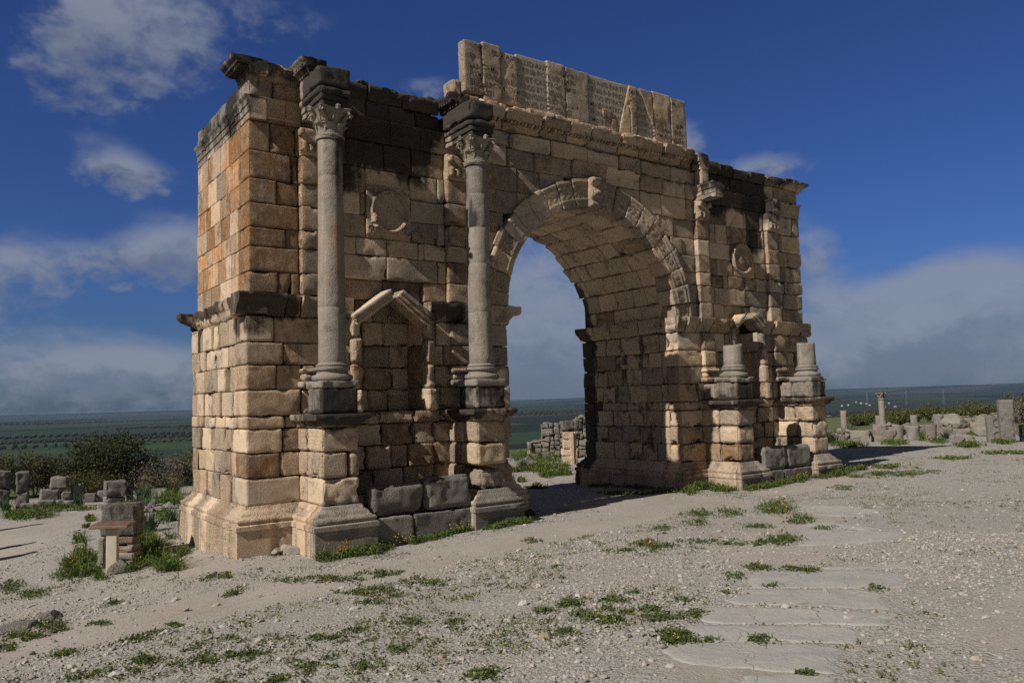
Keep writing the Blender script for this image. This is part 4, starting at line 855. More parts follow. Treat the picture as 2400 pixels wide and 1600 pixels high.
# --- ring of voussoirs with carved mouldings, and the vault behind
ring = MB(); NV = 21
plain = {14, 15, 16}
def polar(p): # (arc length at AR, radius, y) -> xyz ; angle counted from the right springing
    t = p[:, 0]/AR; return np.stack([ACX+p[:, 1]*np.cos(t), p[:, 2], ACZ+p[:, 1]*np.sin(t)], 1)
da = math.pi*AR/NV
for k in range(NV):
    pl = k in plain; py = rnd(-.03, .015) if not pl else .0; rin = AR+(rnd(-.04, .04) if not pl else 0); rout = AR+.76+rnd(-.04, .05)
    def wp(p, pl=pl):
        q = p.copy(); r_ = p[:, 1]-AR; f = (p[:, 2] < .05)
        st = -.02*ss(r_, .13, .15)+.014*ss(r_, .19, .21)-.024*ss(r_, .49, .51)+.014*ss(r_, .55, .56)-.03*ss(r_, .60, .64)+.015*ss(r_, .70, .72)
        rel = 0 if pl else -.014*np.clip(np.sin(p[:, 0]*34+6*np.sin(r_*30))*np.sin(r_*26), -.2, .8)*(r_ > .24)*(r_ < .46)
        q[:, 2] = p[:, 2]+f*(st*(0.45 if pl else 1)+rel); return polar(q)
    rblock(ring, (k*da+.006, rin, -.06+py), ((k+1)*da-.006, rout, .55), .012, .010, .036, '+z', bcol() if not pl else (.55, 0, 0, .25), .02 if pl else .07, wp)
AV = ring.build('archivolt', M_STONE, arch, sharp=42, post=stain_and_shading)
mb = MB()                                                          # keystone: a scrolled console
def kwp(p):
    q = p.copy(); t = (p[:, 2]-7.68)/.78; f = p[:, 1] < .02
    q[:, 1] = p[:, 1]-f*(.20*np.exp(-((t-.9)/.13)**2)+.16*np.exp(-((t-.42)/.16)**2)+.07*np.exp(-((t-.05)/.1)**2)); return q
rblock(mb, (9.36, -.2, 7.62), (9.66, .3, 8.46), .04, .02, .04, '+y', (.3, 0, 0, 0), .12, kwp)
rblock(mb, (9.67, -.12, 7.66), (9.98, .3, 8.36), .05, .02, .05, '+y', bcol(), .2)
mb.build('keystone', M_STONE, AV, post=stain_and_shading)
va = MB(); NR = 17; db = math.pi*AR/NR
for k in range(NR):
    yj = joints(.5, D+rnd(-.28, .12), .45, .95)
    for a, b in zip(yj[:-1], yj[1:]):
        rblock(va, (k*db+.010, AR+rnd(-.015, .05), a+.006), ((k+1)*db-.008, AR+.6, b-.006), rnd(.008, .025), .014, .075, '+y', bcol(), rnd(.04, .16), polar)
va.build('vault', M_VAULT, arch, sharp=42, post=stain_and_shading)

# --- entablature along the wall, broken dentil cornice
en = MB()
def archi(z0, z1, p=.0): h = z1-z0; return [(-.35, z0), (p, z0), (p, z0+.28*h), (p+.022, z0+.29*h), (p+.022, z0+.58*h), (p+.045, z0+.59*h), (p+.045, z0+.80*h), (p+.075, z0+.86*h), (p+.10, z0+.93*h), (p+.10, z0+h), (-.35, z0+h)]
for a, b in ((-.0, .78), (.79, 1.15), (1.17, 2.2), (2.22, 3.3), (3.32, 4.1), (4.12, 4.75)): extrude(en, (a, 0, 0), (1, 0, 0), (0, -1, 0), b-a, archi(8.42, 8.92, 0), amp=.008, chip=.05, ragged=.0)
for a, b in ((-.1, .55), (.57, 1.35), (1.37, 1.9), (1.92, 2.6), (2.63, 3.3), (3.33, 4.15)): extrude(en, (0, a, 0), (0, 1, 0), (-1, 0, 0), b-a, archi(8.42, 8.92, 0), amp=.014, chip=.13, ragged=.02)
for a, b in ((14.1, 15.1), (15.12, 16.2), (16.22, 17.2), (17.22, 18.2), (18.22, 19.3)): extrude(en, (a, 0, 0), (1, 0, 0), (0, -1, 0), b-a, archi(8.42, 8.9, 0), amp=.012, chip=.10, ragged=.02)
# frieze
rblock(en, (0, 0, 8.93), (.52, .75, 9.38), .02, .008, .08, '', bcol(0, .3, .6), .06)
wallrow(en, 'x', 0, -1, 8.93, 9.38, [.53, 1.12, 1.9, 2.7, 3.3, 4.0, 4.72]); wallrow(en, 'x', 0, -1, 8.93, 9.40, [14.25, 15.0, 15.6, 16.3, 17.3, 17.9, 18.6, 19.25], amp=.016)
for a, b, zt in ((.76, 1.55, 9.36), (1.56, 2.3, 9.35), (2.31, 3.1, 9.34), (3.11, 3.75, 9.3), (3.76, 4.2, 9.15)): rblock(en, (-.01, a, 8.93), (.5, b, zt), .02, .012, .08, '', (rnd(), 0, 0, .7), .08)
for z0, z1 in ((8.42, 8.93), (8.93, 9.38)):                       # plain courses over the arch and the rear
    jn = joints(4.74, 14.22, .8, 1.35)
    for a, b in zip(jn[:-1], jn[1:]):
        if z0 < 8.9 and rnd() < .45: extrude(en, (a+.01, 0, 0), (1, 0, 0), (0, -1, 0), b-a-.02, archi(z0, z1-.01, -.02), amp=.012, chip=.10)
        else: wallrow(en, 'x', 0, -1, z0, z1, [a, b], prouds=[rnd(-.05, .03)], r=(.03, .08), chip=(.05, .16))
    wallrow(en, 'x', D, 1, z0, z1, joints(0, W, .8, 1.3), h=.25); wallrow(en, 'y', W, 1, z0, z1, joints(.2, D), h=.2)
rblock(en, (.2, .4, 8.9), (5.0, D-.2, 9.25), .05, .03, .3, '-z', (.8, 0, .3, .5)); rblock(en, (5.0, .4, 8.9), (W-.2, D-.2, 9.3), .05, .03, .3, '-z', (.8, 0, .3, .5))
EN = en.build('entablature', M_STONE, arch, sharp=60, post=stain_and_shading)
co = MB()
def dent(z0, o, k=1.0): return [(q, z0+(zz-z0)*k) for q, zz in _dent(z0, o)]
def _dent(z0, o): return [(-.35, z0), (.02, z0), (.03, z0+.10), (.06, z0+.12), (.06, z0+.2), (.12, z0+.21), (o*.75, z0+.23), (o*.78, z0+.33), (o*.9, z0+.36), (o, z0+.42), (o, z0+.47), (-.35, z0+.47)]
x = 5.55
while x < 13.6:
    L = min(rnd(.75, 1.25), 13.72-x)
    if L < .35: break
    o = rnd(.24, .36); z = 9.385+(x-5.5)*.008
    extrude(co, (x+.02, 0, 0), (1, 0, 0), (0, -1, 0), L-.04, dent(z, o), amp=.013, chip=.12, ragged=.05)
    for q in np.arange(x+.08, x+L-.1, .115): rblock(co, (q, -o*.62, z+.135), (q+.062, -.04, z+.215), .012, .005, .06, '+y', (rnd(), 0, 0, 0), .03)
    x += L
for k in range(26): xx = rnd(5.5, 13.6); s = rnd(.06, .16); rock(co, (xx, rnd(-.12, .05), 9.88+rnd(-.02, .05)), (s*1.6, s, s*.7), (rnd(), 0, .0, .2), 60+k, flat=.6)
co.build('cornice', M_STONE, EN, sharp=60, post=stain_and_shading); co = MB()
for a, b, o, zb in ((-.02, 1.05, .22, 9.34), (1.95, 2.7, .10, 9.37), (2.72, 3.6, .16, 9.38), (3.62, 4.62, .12, 9.37)):   # dark remnants left
    extrude(co, (a, 0, 0), (1, 0, 0), (0, -1, 0), b-a, [(-.6, zb), (.03, zb), (.06, zb+.10), (o*.8, zb+.16), (o, zb+.22), (o, zb+.30), (o*.4, zb+.35), (-.3, zb+.40), (-.6, zb+.38)], amp=.04, chip=.24, ragged=.04)
extrude(co, (0, -.26, 0), (0, 1, 0), (-1, 0, 0), .95, dent(9.37, .40, .66), amp=.02, chip=.14, ragged=.08)
for q in np.arange(-.2, .6, .125): rblock(co, (-.26, q, 9.45), (-.05, q+.07, 9.51), .012, .006, .06, '', (.5, 0, .4, .5), .03)
for k in range(20): xx = rnd(1.9, 5.2); s = rnd(.06, .16); rock(co, (xx, rnd(.0, .6), 9.70+rnd(-.05, .06)), (s*1.4, s, s*.7), (rnd(), 0, .6, .5), k, flat=.6)
co.build('cornice', M_STONE, EN, sharp=60, post=stain_and_shading); co = MB()
for a, b, o, h_ in ((13.95, 14.4, .2, .43), (14.45, 15.0, .08, .4), (15.02, 15.7, .13, .36), (15.75, 16.5, .1, .30), (16.52, 17.3, .18, .33), (17.35, 18.2, .26, .28), (18.25, 19.0, .32, .30), (18.98, 19.6, .34, .27)):
    zb = 9.41; extrude(co, (a, 0, 0), (1, 0, 0), (0, -1, 0), b-a, [(-.6, zb), (.03, zb), (.08, zb+.1), (o, zb+.17), (o, zb+.9*h_), (o*.3, zb+h_), (-.6, zb+h_*.9)], amp=.035, chip=.2, ragged=.06)
for k in range(24): # rubble along the broken top edge
    xx = rnd(14.2, 19.1); s = rnd(.07, .2); rock(co, (xx, rnd(.0, .6), 9.68+rnd(-.05, .08)), (s*1.3, s, s*.8), (rnd(), 0, .6, .5), k, flat=.6)
co.build('cornice', M_STONE, EN, sharp=60, post=stain_and_shading)
def frag(*calls):
    fr = MB()
    for c in calls: c(fr)
    fr.build('entablature_fragment', M_STONE, EN, sharp=60, post=stain_and_shading)
frag(lambda m: extrude(m, (13.86, -.85, 0), (0, 1, 0), (-1, 0, 0), .85, archi(8.38, 8.84, .0), amp=.02, chip=.2), lambda m: rblock(m, (13.86, -.85, 8.39), (14.35, -.02, 8.80), .06, .03, .07, '', bcol(), .25))
frag(lambda m: rblock(m, (13.9, -.28, 8.86), (14.3, 0, 9.42), .03, .02, .07, '', bcol(), .15), lambda m: extrude(m, (13.95, -.3, 0), (0, 1, 0), (-1, 0, 0), .35, dent(9.4, .14), amp=.02, chip=.15))
frag(lambda m: rblock(m, (17.36, -.34, 8.40), (17.82, 0, 8.86), .04, .03, .07, '', bcol(), .3), lambda m: extrude(m, (17.40, -.36, 0), (0, 1, 0), (-1, 0, 0), .36, archi(8.42, 8.84, .0), amp=.02, chip=.15))


# ---------------------------------------------------------------- four columns on pedestals before the piers
def capital(mb, cx, cy, z0, h, r0, s=1.0, col=(.3, 0, 0, 0), top=.52):
    lathe(mb, cx, cy, [(r0+.05*s, z0-.04), (r0+.06*s, z0), (r0+.02*s, z0+.03), (r0, z0+.04), (r0+.01, z0+.5*h), (r0+.10*s, z0+.85*h), (r0+.14*s, z0+.92*h)], 36, .006, col)
    # abacus with hollowed sides
    n = 12; pts = []
    for e in range(4):
        a0 = math.pi/4+e*math.pi/2
        for i in range(n):
            t = i/n; ang = a0+t*math.pi/2; c = 1/max(abs(math.cos(ang)), abs(math.sin(ang))); hol = 1-.20*math.sin(math.pi*t)
            R_ = top*.72*s*c*hol*(.98 if 0 < i < n else .93); pts.append((R_*math.cos(ang), R_*math.sin(ang)))
    pts = np.array(pts); m = len(pts); V = []
    for f, z in ((.9, z0+.87*h), (.98, z0+.90*h), (.98, z0+.95*h), (1.04, z0+.96*h), (1.04, z0+h), (.5, z0+h)): V.append(np.concatenate([np.array([[cx, cy]])+pts*f, np.full((m, 1), z)], 1))
    V = np.concatenate(V); V += .02*(fbm(V, 7, 3, 91)-.5)[:, None]*np.array([1, 1, .6]); i = np.arange(5)[:, None]; j = np.arange(m)[None]; j2 = (j+1) % m
    nV = len(V); V = np.concatenate([V, [[cx, cy, z0+h]]]); jj = np.arange(m)
    mb.add(V, [np.stack([i*m+j, i*m+j2, (i+1)*m+j2, (i+1)*m+j], -1).reshape(-1, 4), np.stack([5*m+jj, 5*m+(jj+1) % m, np.full(m, nV)], 1)], col)
    def leaf(ang, zb, hh, ww, r_in, curl):
        nt_, ns = 9, 7; T, S_ = np.meshgrid(np.linspace(0, 1, nt_), np.linspace(-1, 1, ns), indexing='ij')
        zz = zb+hh*(T-.42*np.clip(T-.72, 0, 1)**1.3*1.8); rr = r_in+.02+curl*(T**2.6)+.10*curl*T-.03*S_**2
        w_ = ww*(1-.35*T**3)*(1+.10*np.sin(T*21)); out = []
        for off in (0, -.035):
            R_ = rr+off; sx = S_*w_; out.append(np.stack([cx+R_*math.cos(ang)-sx*math.sin(ang), cy+R_*math.sin(ang)+sx*math.cos(ang), zz+off*.3], -1).reshape(-1, 3))
        V = np.concatenate(out); V += .012*(fbm(V, 12, 2, 93)-.5)[:, None]
        idx = np.arange(nt_*ns).reshape(nt_, ns); q = np.stack([idx[:-1, :-1], idx[:-1, 1:], idx[1:, 1:], idx[1:, :-1]], -1).reshape(-1, 4)
        k = nt_*ns; b = np.concatenate([idx[0], idx[1:, -1], idx[-1, -2::-1], idx[-2:0, :][:, 0]]); b2 = np.roll(b, -1)
        mb.add(V, [q, q[:, ::-1]+k, np.stack([b, b+k, b2+k, b2], 1)], col)
    for e in range(8):
        leaf(e*math.pi/4+.39, z0+.03, .40*h, .105*s, r0, .10*s); leaf(e*math.pi/4, z0+.05, .68*h, .095*s, r0, .13*s)
    for e in range(4):
        ang = math.pi/4+e*math.pi/2; t = np.linspace(0, 7.5, 22); rr = (.085-.0085*t)*s
        for sd in (-1, 1):
            d0 = top*.78*s; ux, uy = math.cos(ang), math.sin(ang)
            pr = d0+rr*np.cos(t)*.9; pz = z0+.76*h+rr*np.sin(t)
            tube(mb, np.stack([cx+pr*ux-sd*.03*uy*s, cy+pr*uy+sd*.03*ux*s, pz], 1), np.full(22, .024*s), 6, col)
        leaf(ang, z0+.4*h, .40*h, .06*s, r0+.06*s, .20*s)
    for e in range(4): # rosettes
        ang = e*math.pi/2; rock(mb, (cx+(r0+.19*s)*math.cos(ang), cy+(r0+.19*s)*math.sin(ang), z0+.93*h), (.07*s, .07*s, .07*s), col, e, flat=.9)
def attic_base(mb, cx, cy, z0, r, s, col):
    rblock(mb, (cx-s, cy-s, z0), (cx+s, cy+s, z0+.16), .025, .012, .06, '', col, .14)
    lathe(mb, cx, cy, [(s*.9, z0+.155), (s*.97, z0+.18), (s*1.0, z0+.22), (s*.97, z0+.26), (s*.90, z0+.28), (s*.82, z0+.285), (s*.76, z0+.31), (s*.74, z0+.345), (s*.78, z0+.37), (s*.84, z0+.375), (s*.87, z0+.40), (s*.84, z0+.435), (s*.76, z0+.445), (r+.05, z0+.46), (r+.05, z0+.49), (r+.012, z0+.51), (r, z0+.53)], 44, .014, col, 5)
def pedestal(P, cx, solid=True, seed=0):
    mb = MB(); hw = .40; y0 = -1.35
    ringmold(mb, cx-hw, cx+hw, y0, .05, BASE[:-2]+[(.015, .34), (-.1, .345)], h=.07, joints=.9, col=(.35, 0, 0, .2))
    for z0, z1, sp in ((.34, .89, .0), (.89, 1.40, .35), (1.40, 1.91, 0)):
        ym = -.62+rnd(-.12, .2)
        if seed == 1 and z0 < .5:                                 # the broken lowest stone
            rblock(mb, (cx-hw+.06, y0+.02, z0), (cx+hw-.02, ym, z1-.09), .16, .05, .06, '', (.3, 0, 0, .6), .3)
        elif sp and seed in (0,):
            rblock(mb, (cx-hw, y0, z0+.005), (cx+.14, ym, z1-.01), .035, .014, .06, '', (.3, 0, 0, .15), .12); rblock(mb, (cx+.19, y0-.01, z0+.005), (cx+hw+.01, ym, z1-.03), .06, .014, .06, '', (.4, 0, 0, .2), .1)
        else:
            rblock(mb, (cx-hw+rnd(-.02, .02), y0+rnd(-.02, .03), z0+.005), (cx+hw+rnd(-.02, .02), ym, z1-.01), rnd(.03, .07) if seed != 2 else .08, .02, .06, '', (rnd(), 0, 0, .15), .14 if seed != 2 else .28)
        rblock(mb, (cx-hw+rnd(-.02, .02), ym+.015, z0+.005), (cx+hw, .05, z1-.012), rnd(.03, .06), .015, .07, '+y', (rnd(), 0, 0, 0), .12)
    # crowning ledge and the square block under the column
    ringmold(mb, cx-hw, cx+hw, y0, .02, [(-.05, 1.90), (.03, 1.905), (.05, 1.95), (.10, 1.99), (.115, 2.02), (.19, 2.05), (.20, 2.13), (.185, 2.16), (-.2, 2.165)], h=.05, amp=.03, col=(.4, 0, .35, .5))
    rblock(mb, (cx-.40, -1.38, 2.17), (cx+.38, -.60, 2.68), .03, .015, .05, '', (.3, 0, .1, .8), .1)
    if seed >= 2: rblock(mb, (cx-.40, -.58, 2.17), (cx+.36, -.1, 2.66), .05, .02, .06, '', (.4, 0, 0, .6), .12)
    if seed == 2: extrude(mb, (cx-.1, -1.2, 0), (1, 0, 0), (0, -1, 0), .75, [(-.3, 2.0), (.0, 2.0), (.2, 2.08), (.28, 2.17), (-.3, 2.17)], amp=.02, chip=.1)
    if seed == 3: extrude(mb, (cx+.2, -1.0, 0), (1, 0, 0), (0, -1, 0), 1.0, [(-.25, 1.9), (.0, 1.92), (.05, 2.05), (.1, 2.16), (-.3, 2.18)], amp=.03, chip=.2, ragged=.15)
    mb.build('pedestal', M_STONE, P, sharp=60, post=stain_and_shading)
def stain_tone_col(V, C):
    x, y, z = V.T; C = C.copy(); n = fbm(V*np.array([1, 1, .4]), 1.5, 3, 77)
    far_side = ss(x-np.where(x < 3, 1.41, np.where(x < 10, 5.08, np.where(x < 16, 14.14, 17.84))), -.05, .22)  # columns turn darker and greyer towards this side
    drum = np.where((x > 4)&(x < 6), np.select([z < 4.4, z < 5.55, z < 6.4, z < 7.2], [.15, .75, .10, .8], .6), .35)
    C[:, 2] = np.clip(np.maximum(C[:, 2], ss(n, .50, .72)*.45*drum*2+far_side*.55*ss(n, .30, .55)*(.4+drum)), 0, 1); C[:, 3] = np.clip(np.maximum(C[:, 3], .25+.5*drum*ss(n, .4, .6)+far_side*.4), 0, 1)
    C[:, 1] = np.clip((x < 3)*(fbm(V, 2.1, 3, 79)-.42)*1.6, 0, .5); C[:, 0] = np.where((x > 4)&(x < 6), np.select([z < 4.4, z < 5.55, z < 6.4, z < 7.2], [.15, .62, .05, .7], .5), np.select([z < 4.35, z < 7.1], [.1, .45], .6)); return C
COLS = [(1.41, 7.88), (5.08, 7.88), (14.14, 3.84), (17.84, 4.0)]
for k, (cx, zt) in enumerate(COLS):
    cy = -.97; mb = MB(); rb, rt = .285, .25
    cuts = [3.2, 4.4, 5.55, 6.4, 7.2, zt] if k == 1 else ([3.2, 4.35, 7.1, zt] if k == 0 else [3.2, zt])
    rad = lambda z: rb-(rb-rt)*max(0, (z-3.2)/4.7)**1.3
    pr = []
    for a, b in zip(cuts[:-1], cuts[1:]): pr += [(rad(a)-.007, a), (rad(a), a+.015), (rad((a+b)/2), (a+b)/2), (rad(b), b-.015), (rad(b)-.007, b)]
    if k < 2: pr += [(rt+.035, zt+.005), (rt+.045, zt+.035), (rt+.03, zt+.06)]
    lathe(mb, cx, cy, pr, 48, .010, (.35 if k != 1 else .5, .12 if k == 0 else 0, 0, .25), 3.0, .12)
    if k >= 2:
        V = mb.V[0]; top = V[:, 2] > zt-.12; V[top, 2] += (.22*(fbm(V[top], 3.5, 2, 87)-.5)-.06)
    c = mb.build('column', M_COLUMN, arch, sharp=55, post=stain_tone_col)
    tag(c, ['tall smooth column before the left pier, nearest the corner', 'tall column beside the arch opening, dark weathered drums', 'broken column stump on its pedestal beside the opening', 'broken column stump on the last pedestal'][k])
    mb = MB(); attic_base(mb, cx, cy, 2.68, rb, .42, (.4, 0, .18, .7)); mb.build('column_base', M_COLUMN, c, sharp=50)
    pedestal(c, cx, seed=k)
    if k < 2:
        mb = MB(); capital(mb, cx, cy, zt+.08, .58, .25, .95, (.3, 0, .05 if k == 0 else .25, .3)); mb.build('capital', M_COLUMN, c, sharp=50)
        mb = MB(); hw = .345; dk = (.4, 0, .30, .7)
        pa = archi(8.55, 8.93, 0)
        rblock(mb, (cx-hw+.06, -1.27, 8.54), (cx+hw-.06, .0, 8.66), .012, .01, .06, '', dk, .04); rblock(mb, (cx-hw+.03, -1.30, 8.66), (cx+hw-.03, .0, 8.79), .012, .01, .06, '', dk, .05); rblock(mb, (cx-hw-.01, -1.34, 8.79), (cx+hw+.01, .0, 8.93), .04, .02, .06, '', dk, .12)
        rblock(mb, (cx-hw-.02, -1.30, 8.97), (cx+hw-.02, -.72 if k == 0 else -.05, 9.38), .025, .02, .06, '', dk, .12)
        if k == 0: rblock(mb, (cx-hw+.0, -.70, 8.95), (cx+hw-.05, 0, 9.40), .03, .02, .06, '', (.4, 0, .2, .6), .15)
        x0 = cx-hw
        if k == 0:
            extrude(mb, (x0, -.85, 0), (0, 1, 0), (-1, 0, 0), 1.0, dent(9.39, .22, .62), amp=.025, chip=.16, ragged=.08, col=dk)
            rblock(mb, (x0, -.8, 9.41), (cx+.05, .2, 9.70), .04, .04, .06, '', dk, .25); rblock(mb, (cx+.0, -.7, 9.40), (cx+.36, .1, 9.64), .05, .05, .06, '', dk, .25)
            for q in np.arange(-.85, .0, .125): rblock(mb, (x0-.16, q, 9.47), (x0-.05, q+.07, 9.53), .012, .006, .06, '', dk, .02)
        else:
            extrude(mb, (x0, -.75, 0), (0, 1, 0), (-1, 0, 0), .85, dent(9.38, .22, .72), amp=.02, chip=.12, ragged=.06, col=dk)
            rblock(mb, (x0, -.7, 9.40), (cx-.05, .1, 9.72), .05, .03, .06, '', dk, .2); rblock(mb, (cx-.08, -.95, 9.40), (cx+.34, -.1, 9.60), .06, .03, .06, '', dk, .2)
            for q in np.arange(-.65, .0, .125): rblock(mb, (x0-.15, q, 9.49), (x0-.05, q+.07, 9.55), .012, .006, .06, '', dk, .02)
        mb.build('entablature_block', M_STONE, c, sharp=60, post=stain_and_shading)

# ---------------------------------------------------------------- inscribed attic
AMS = []; at = MB(); SX = [5.46, 6.02, 6.62, 7.17, 8.15, 8.80, 9.67, 11.28, 11.57, 12.24, 13.03, 13.70]
FRONT = {}
for i, (a, b) in enumerate(zip(SX[:-1], SX[1:])):
    zb, zt = (10.02, 11.60+rnd(-.03, .05)) if i not in (2,) else (10.13, 11.52)
    if i == 0: zb = 10.2
    rest = i in (3, 6, 8)
    y = .085 if rest else .045+rnd(-.012, .012); FRONT[i] = y
    if rest:
        am = MB(); AMS.append(am); rblock(am, (a-.03, y, zb-.02), (b+.03, y+.27, 11.585), .012, .004, .1, '', (.35, 0, 0, .45), .02)
    else: rblock(at, (a+.006, y, zb), (b-.006, y+.30, zt), .03, .014, .06, '', (rnd(.05, .35), rnd(0, .2), .0, .5 if i in (0, 5, 10) else .25), .05, rough=1.2)
rblock(at, (10.16, .04, 10.36), (10.55, .2, 10.70), .04, .02, .05, '', bcol(.4), .06)                      # patch stones of the broken slab
def wedge(p):
    q = p.copy(); t = np.clip((p[:, 2]-10.02)/1.58, 0, 1); l = p[:, 0] < 11.2; q[:, 0] = np.where(l, p[:, 0]+(.52*t)*(11.3-p[:, 0])/.55, p[:, 0]); return q
rblock(at, (10.76, .05, 10.02), (11.30, .2, 11.6), .03, .015, .06, '', (.6, .35, 0, .1), .05, wedge); rblock(at, (10.50, .05, 10.0), (10.74, .2, 10.45), .04, .02, .05, '', bcol(.3), .12)
def diag(p): q = p.copy(); t = np.clip((11.60-p[:, 2])/1.05, 0, 1); q[:, 0] = 12.24-(12.24-p[:, 0])*(1-.96*t); return q
rblock(at, (11.68, .05, 10.55), (12.24, .22, 11.60), .03, .015, .06, '', (.5, .3, 0, .2), .05, diag)
for a, b in zip((5.3, 6.4, 7.3, 8.2, 9.1, 10.2, 11.2, 12.2, 13.0), (6.38, 7.28, 8.18, 9.08, 10.18, 11.18, 12.18, 12.98, 13.8)): rblock(at, (a, -.16+rnd(-.06, .08), 9.84), (b, .6, 10.03+rnd(-.03, .02)), .04, .035, .07, '', (rnd(), .1, 0, .15), .2)
rblock(at, (5.22, .2, 9.9), (5.50, .75, 10.55), .08, .05, .07, '', (.4, 0, 0, .5), .2); rblock(at, (13.5, .1, 9.85), (13.95, .7, 9.98), .05, .03, .07, '', bcol(), .2)
AT = at.build('attic', M_STONE, arch, post=lambda V, C: np.concatenate([C[:, :2], np.clip(C[:, 2:3]+.30*ss(V[:, 2:3], 11.2, 11.75)*(fbm(V, 2, 3, 95)[:, None] > .42), 0, 1), C[:, 3:]], 1))
for am in AMS: am.build('restored_slab', M_MORTAR, AT)
LINES = ['IMP·CAES·M·AVRELLIO·ANTONINO·PIO·FELICI·AVG·PARTHI·MAX·BRITTANICO·MAX', 'PONTIFICI·MAX·TRIB·POT·XX·IMP·IIII·COS·IIII·P·P·PROCOS·ET·IVLIAE·AVG·PIAE', 'FELICI·MATRI·AVG·ET·CASTRORVM·ET·SENATVS·ET·PATRIAE·RES·P·VOLVBILITANO', 'RVM·ERGA·VNIVERSOS·ET·NOVAM·SVPRA·OMNES·RETRO·PRINCIPES·INDVLGENTIAM', 'EIVS·ARCVM·CVM·SEIVGIBVS·ET·ORNAMENTIS·INCOHANTE·ET·DEDICANTE·M·AVREL', 'SEBASTENO·PROC·AVG·D·DEVOTISSIMO·NVMINI·EIVS·A·SOLO·FACIENDVM·CVRAVIT']
let = MB(); dg = bpy.context.evaluated_depsgraph_get()
for li, s in enumerate(LINES):
    cu = bpy.data.curves.new('txt', 'FONT'); cu.body = s; cu.size = 1.0; cu.extrude = .02; cu.offset = .006; cu.resolution_u = 3
    o = bpy.data.objects.new('txt', cu); COL.objects.link(o); dg.update(); me = bpy.data.meshes.new_from_object(o.evaluated_get(dg))
    n = len(me.vertices); V = np.zeros(n*3, np.float32); me.vertices.foreach_get('co', V); V = V.reshape(-1, 3).astype(float)
    x = V[:, 0]; x = (x-x.min())/(x.max()-x.min()); X = 5.62+x*7.9; Z = 11.335-li*.222+V[:, 1]*.195
    k = np.clip(np.searchsorted(SX, X)-1, 0, len(SX)-2); Y = np.array([FRONT[i] for i in range(len(SX)-1)])[k]
    Y = Y-np.where(V[:, 2] > 0, .005, -.02); wob = .006*(fbm(np.stack([X, Z*0, Z], 1), 1.5, 2, 97)-.5); Z = Z+wob
    tris = []; me.calc_loop_triangles(); T = np.zeros(len(me.loop_triangles)*3, np.int32); me.loop_triangles.foreach_get('vertices', T); T = T.reshape(-1, 3)
    # worn stretches lose their letters
    Pm = np.stack([X, Z*0, Z], 1)[T].mean(1); kk = np.clip(np.searchsorted(SX, Pm[:, 0])-1, 0, len(SX)-2)
    keep = np.where(np.isin(kk, (3, 6, 8)), .0, .49) < fbm(Pm, 1.7, 3, 99); keep &= ~((Pm[:, 0] > 10.45)&(Pm[:, 0] < 11.3)&np.isin(kk, (6,))&(Pm[:, 0] > 10.76+.5*(Pm[:, 2]-10.02)/1.58))
    let.add(np.stack([X, Y, Z], 1), T[keep])
    bpy.data.objects.remove(o); bpy.data.curves.remove(cu); bpy.data.meshes.remove(me)
let.build('inscription', M_LETTER, AT, smooth=False)

# ---------------------------------------------------------------- fountain basins between the pedestals
def basin(x0, xs, x1, zt0, zt1, label):
    t = empty('stone_basin', at_ground((x0+x1)/2, -1.2), label, 'stone basin', 'basins between the column pedestals')
    g = gz((x0+x1)/2, -1.3)-.35
    for a, b, zt in ((x0, xs, zt0), (xs+.02, x1, zt1)):
        mb = MB(); rblock(mb, (a, -1.37, .012), (b, -.98, zt), .11, .03, .055, '', (rnd(), 0, .05, .5), .16); mb.build('slab', M_BASIN, t)
    for a, b in ((x0, (x0+xs)/2+.35), ((x0+xs)/2+.37, x1)):
        mb = MB(); rblock(mb, (a, -1.40, g), (b, -.98, .0), .03, .02, .055, '', (rnd(), 0, 0, .4), .06); mb.build('slab', M_BASIN, t)
basin(2.02, 3.30, 4.50, .66, .73, 'low dark grey stone basin wall between the two tall columns')
basin(14.82, 15.95, 17.22, .72, .70, 'low dark grey stone basin wall between the two broken column stumps')


# ---------------------------------------------------------------- sign and ruins left of the arch
def stone_thing(name, blocks, label, cat, base, mat=None, group=None, parts=None):
    """a ruin of stacked stones standing at base; blocks = [(lo, hi, rounding)] relative to it"""
    bz = gz(*base); mb = MB()
    for lo, hi, r in blocks:
        a_ = rnd(-.25, .25); t_ = rnd(-.07, .07); c_ = [base[0]+(lo[0]+hi[0])/2, base[1]+(lo[1]+hi[1])/2]
        def wp(p, a_=a_, t_=t_, c_=c_):
            q = p.copy(); dx, dy = p[:, 0]-c_[0], p[:, 1]-c_[1]; q[:, 0] = c_[0]+dx*math.cos(a_)-dy*math.sin(a_); q[:, 1] = c_[1]+dx*math.sin(a_)+dy*math.cos(a_); q[:, 2] += dx*t_; q += .05*(fbm(p, 2.2, 2, 113)-.5)[:, None]; return q
        rblock(mb, (base[0]+lo[0], base[1]+lo[1], bz+lo[2]), (base[0]+hi[0], base[1]+hi[1], bz+hi[2]), r*.5, .03, .07, '', (rnd(), 0, rnd(0, .35), rnd(.2, .7)), .24, wp)
    return solo(mb, name, mat or M_RUIN, (base[0], base[1], bz), label, cat, group)
def facing(base, blocks):
    return blocks
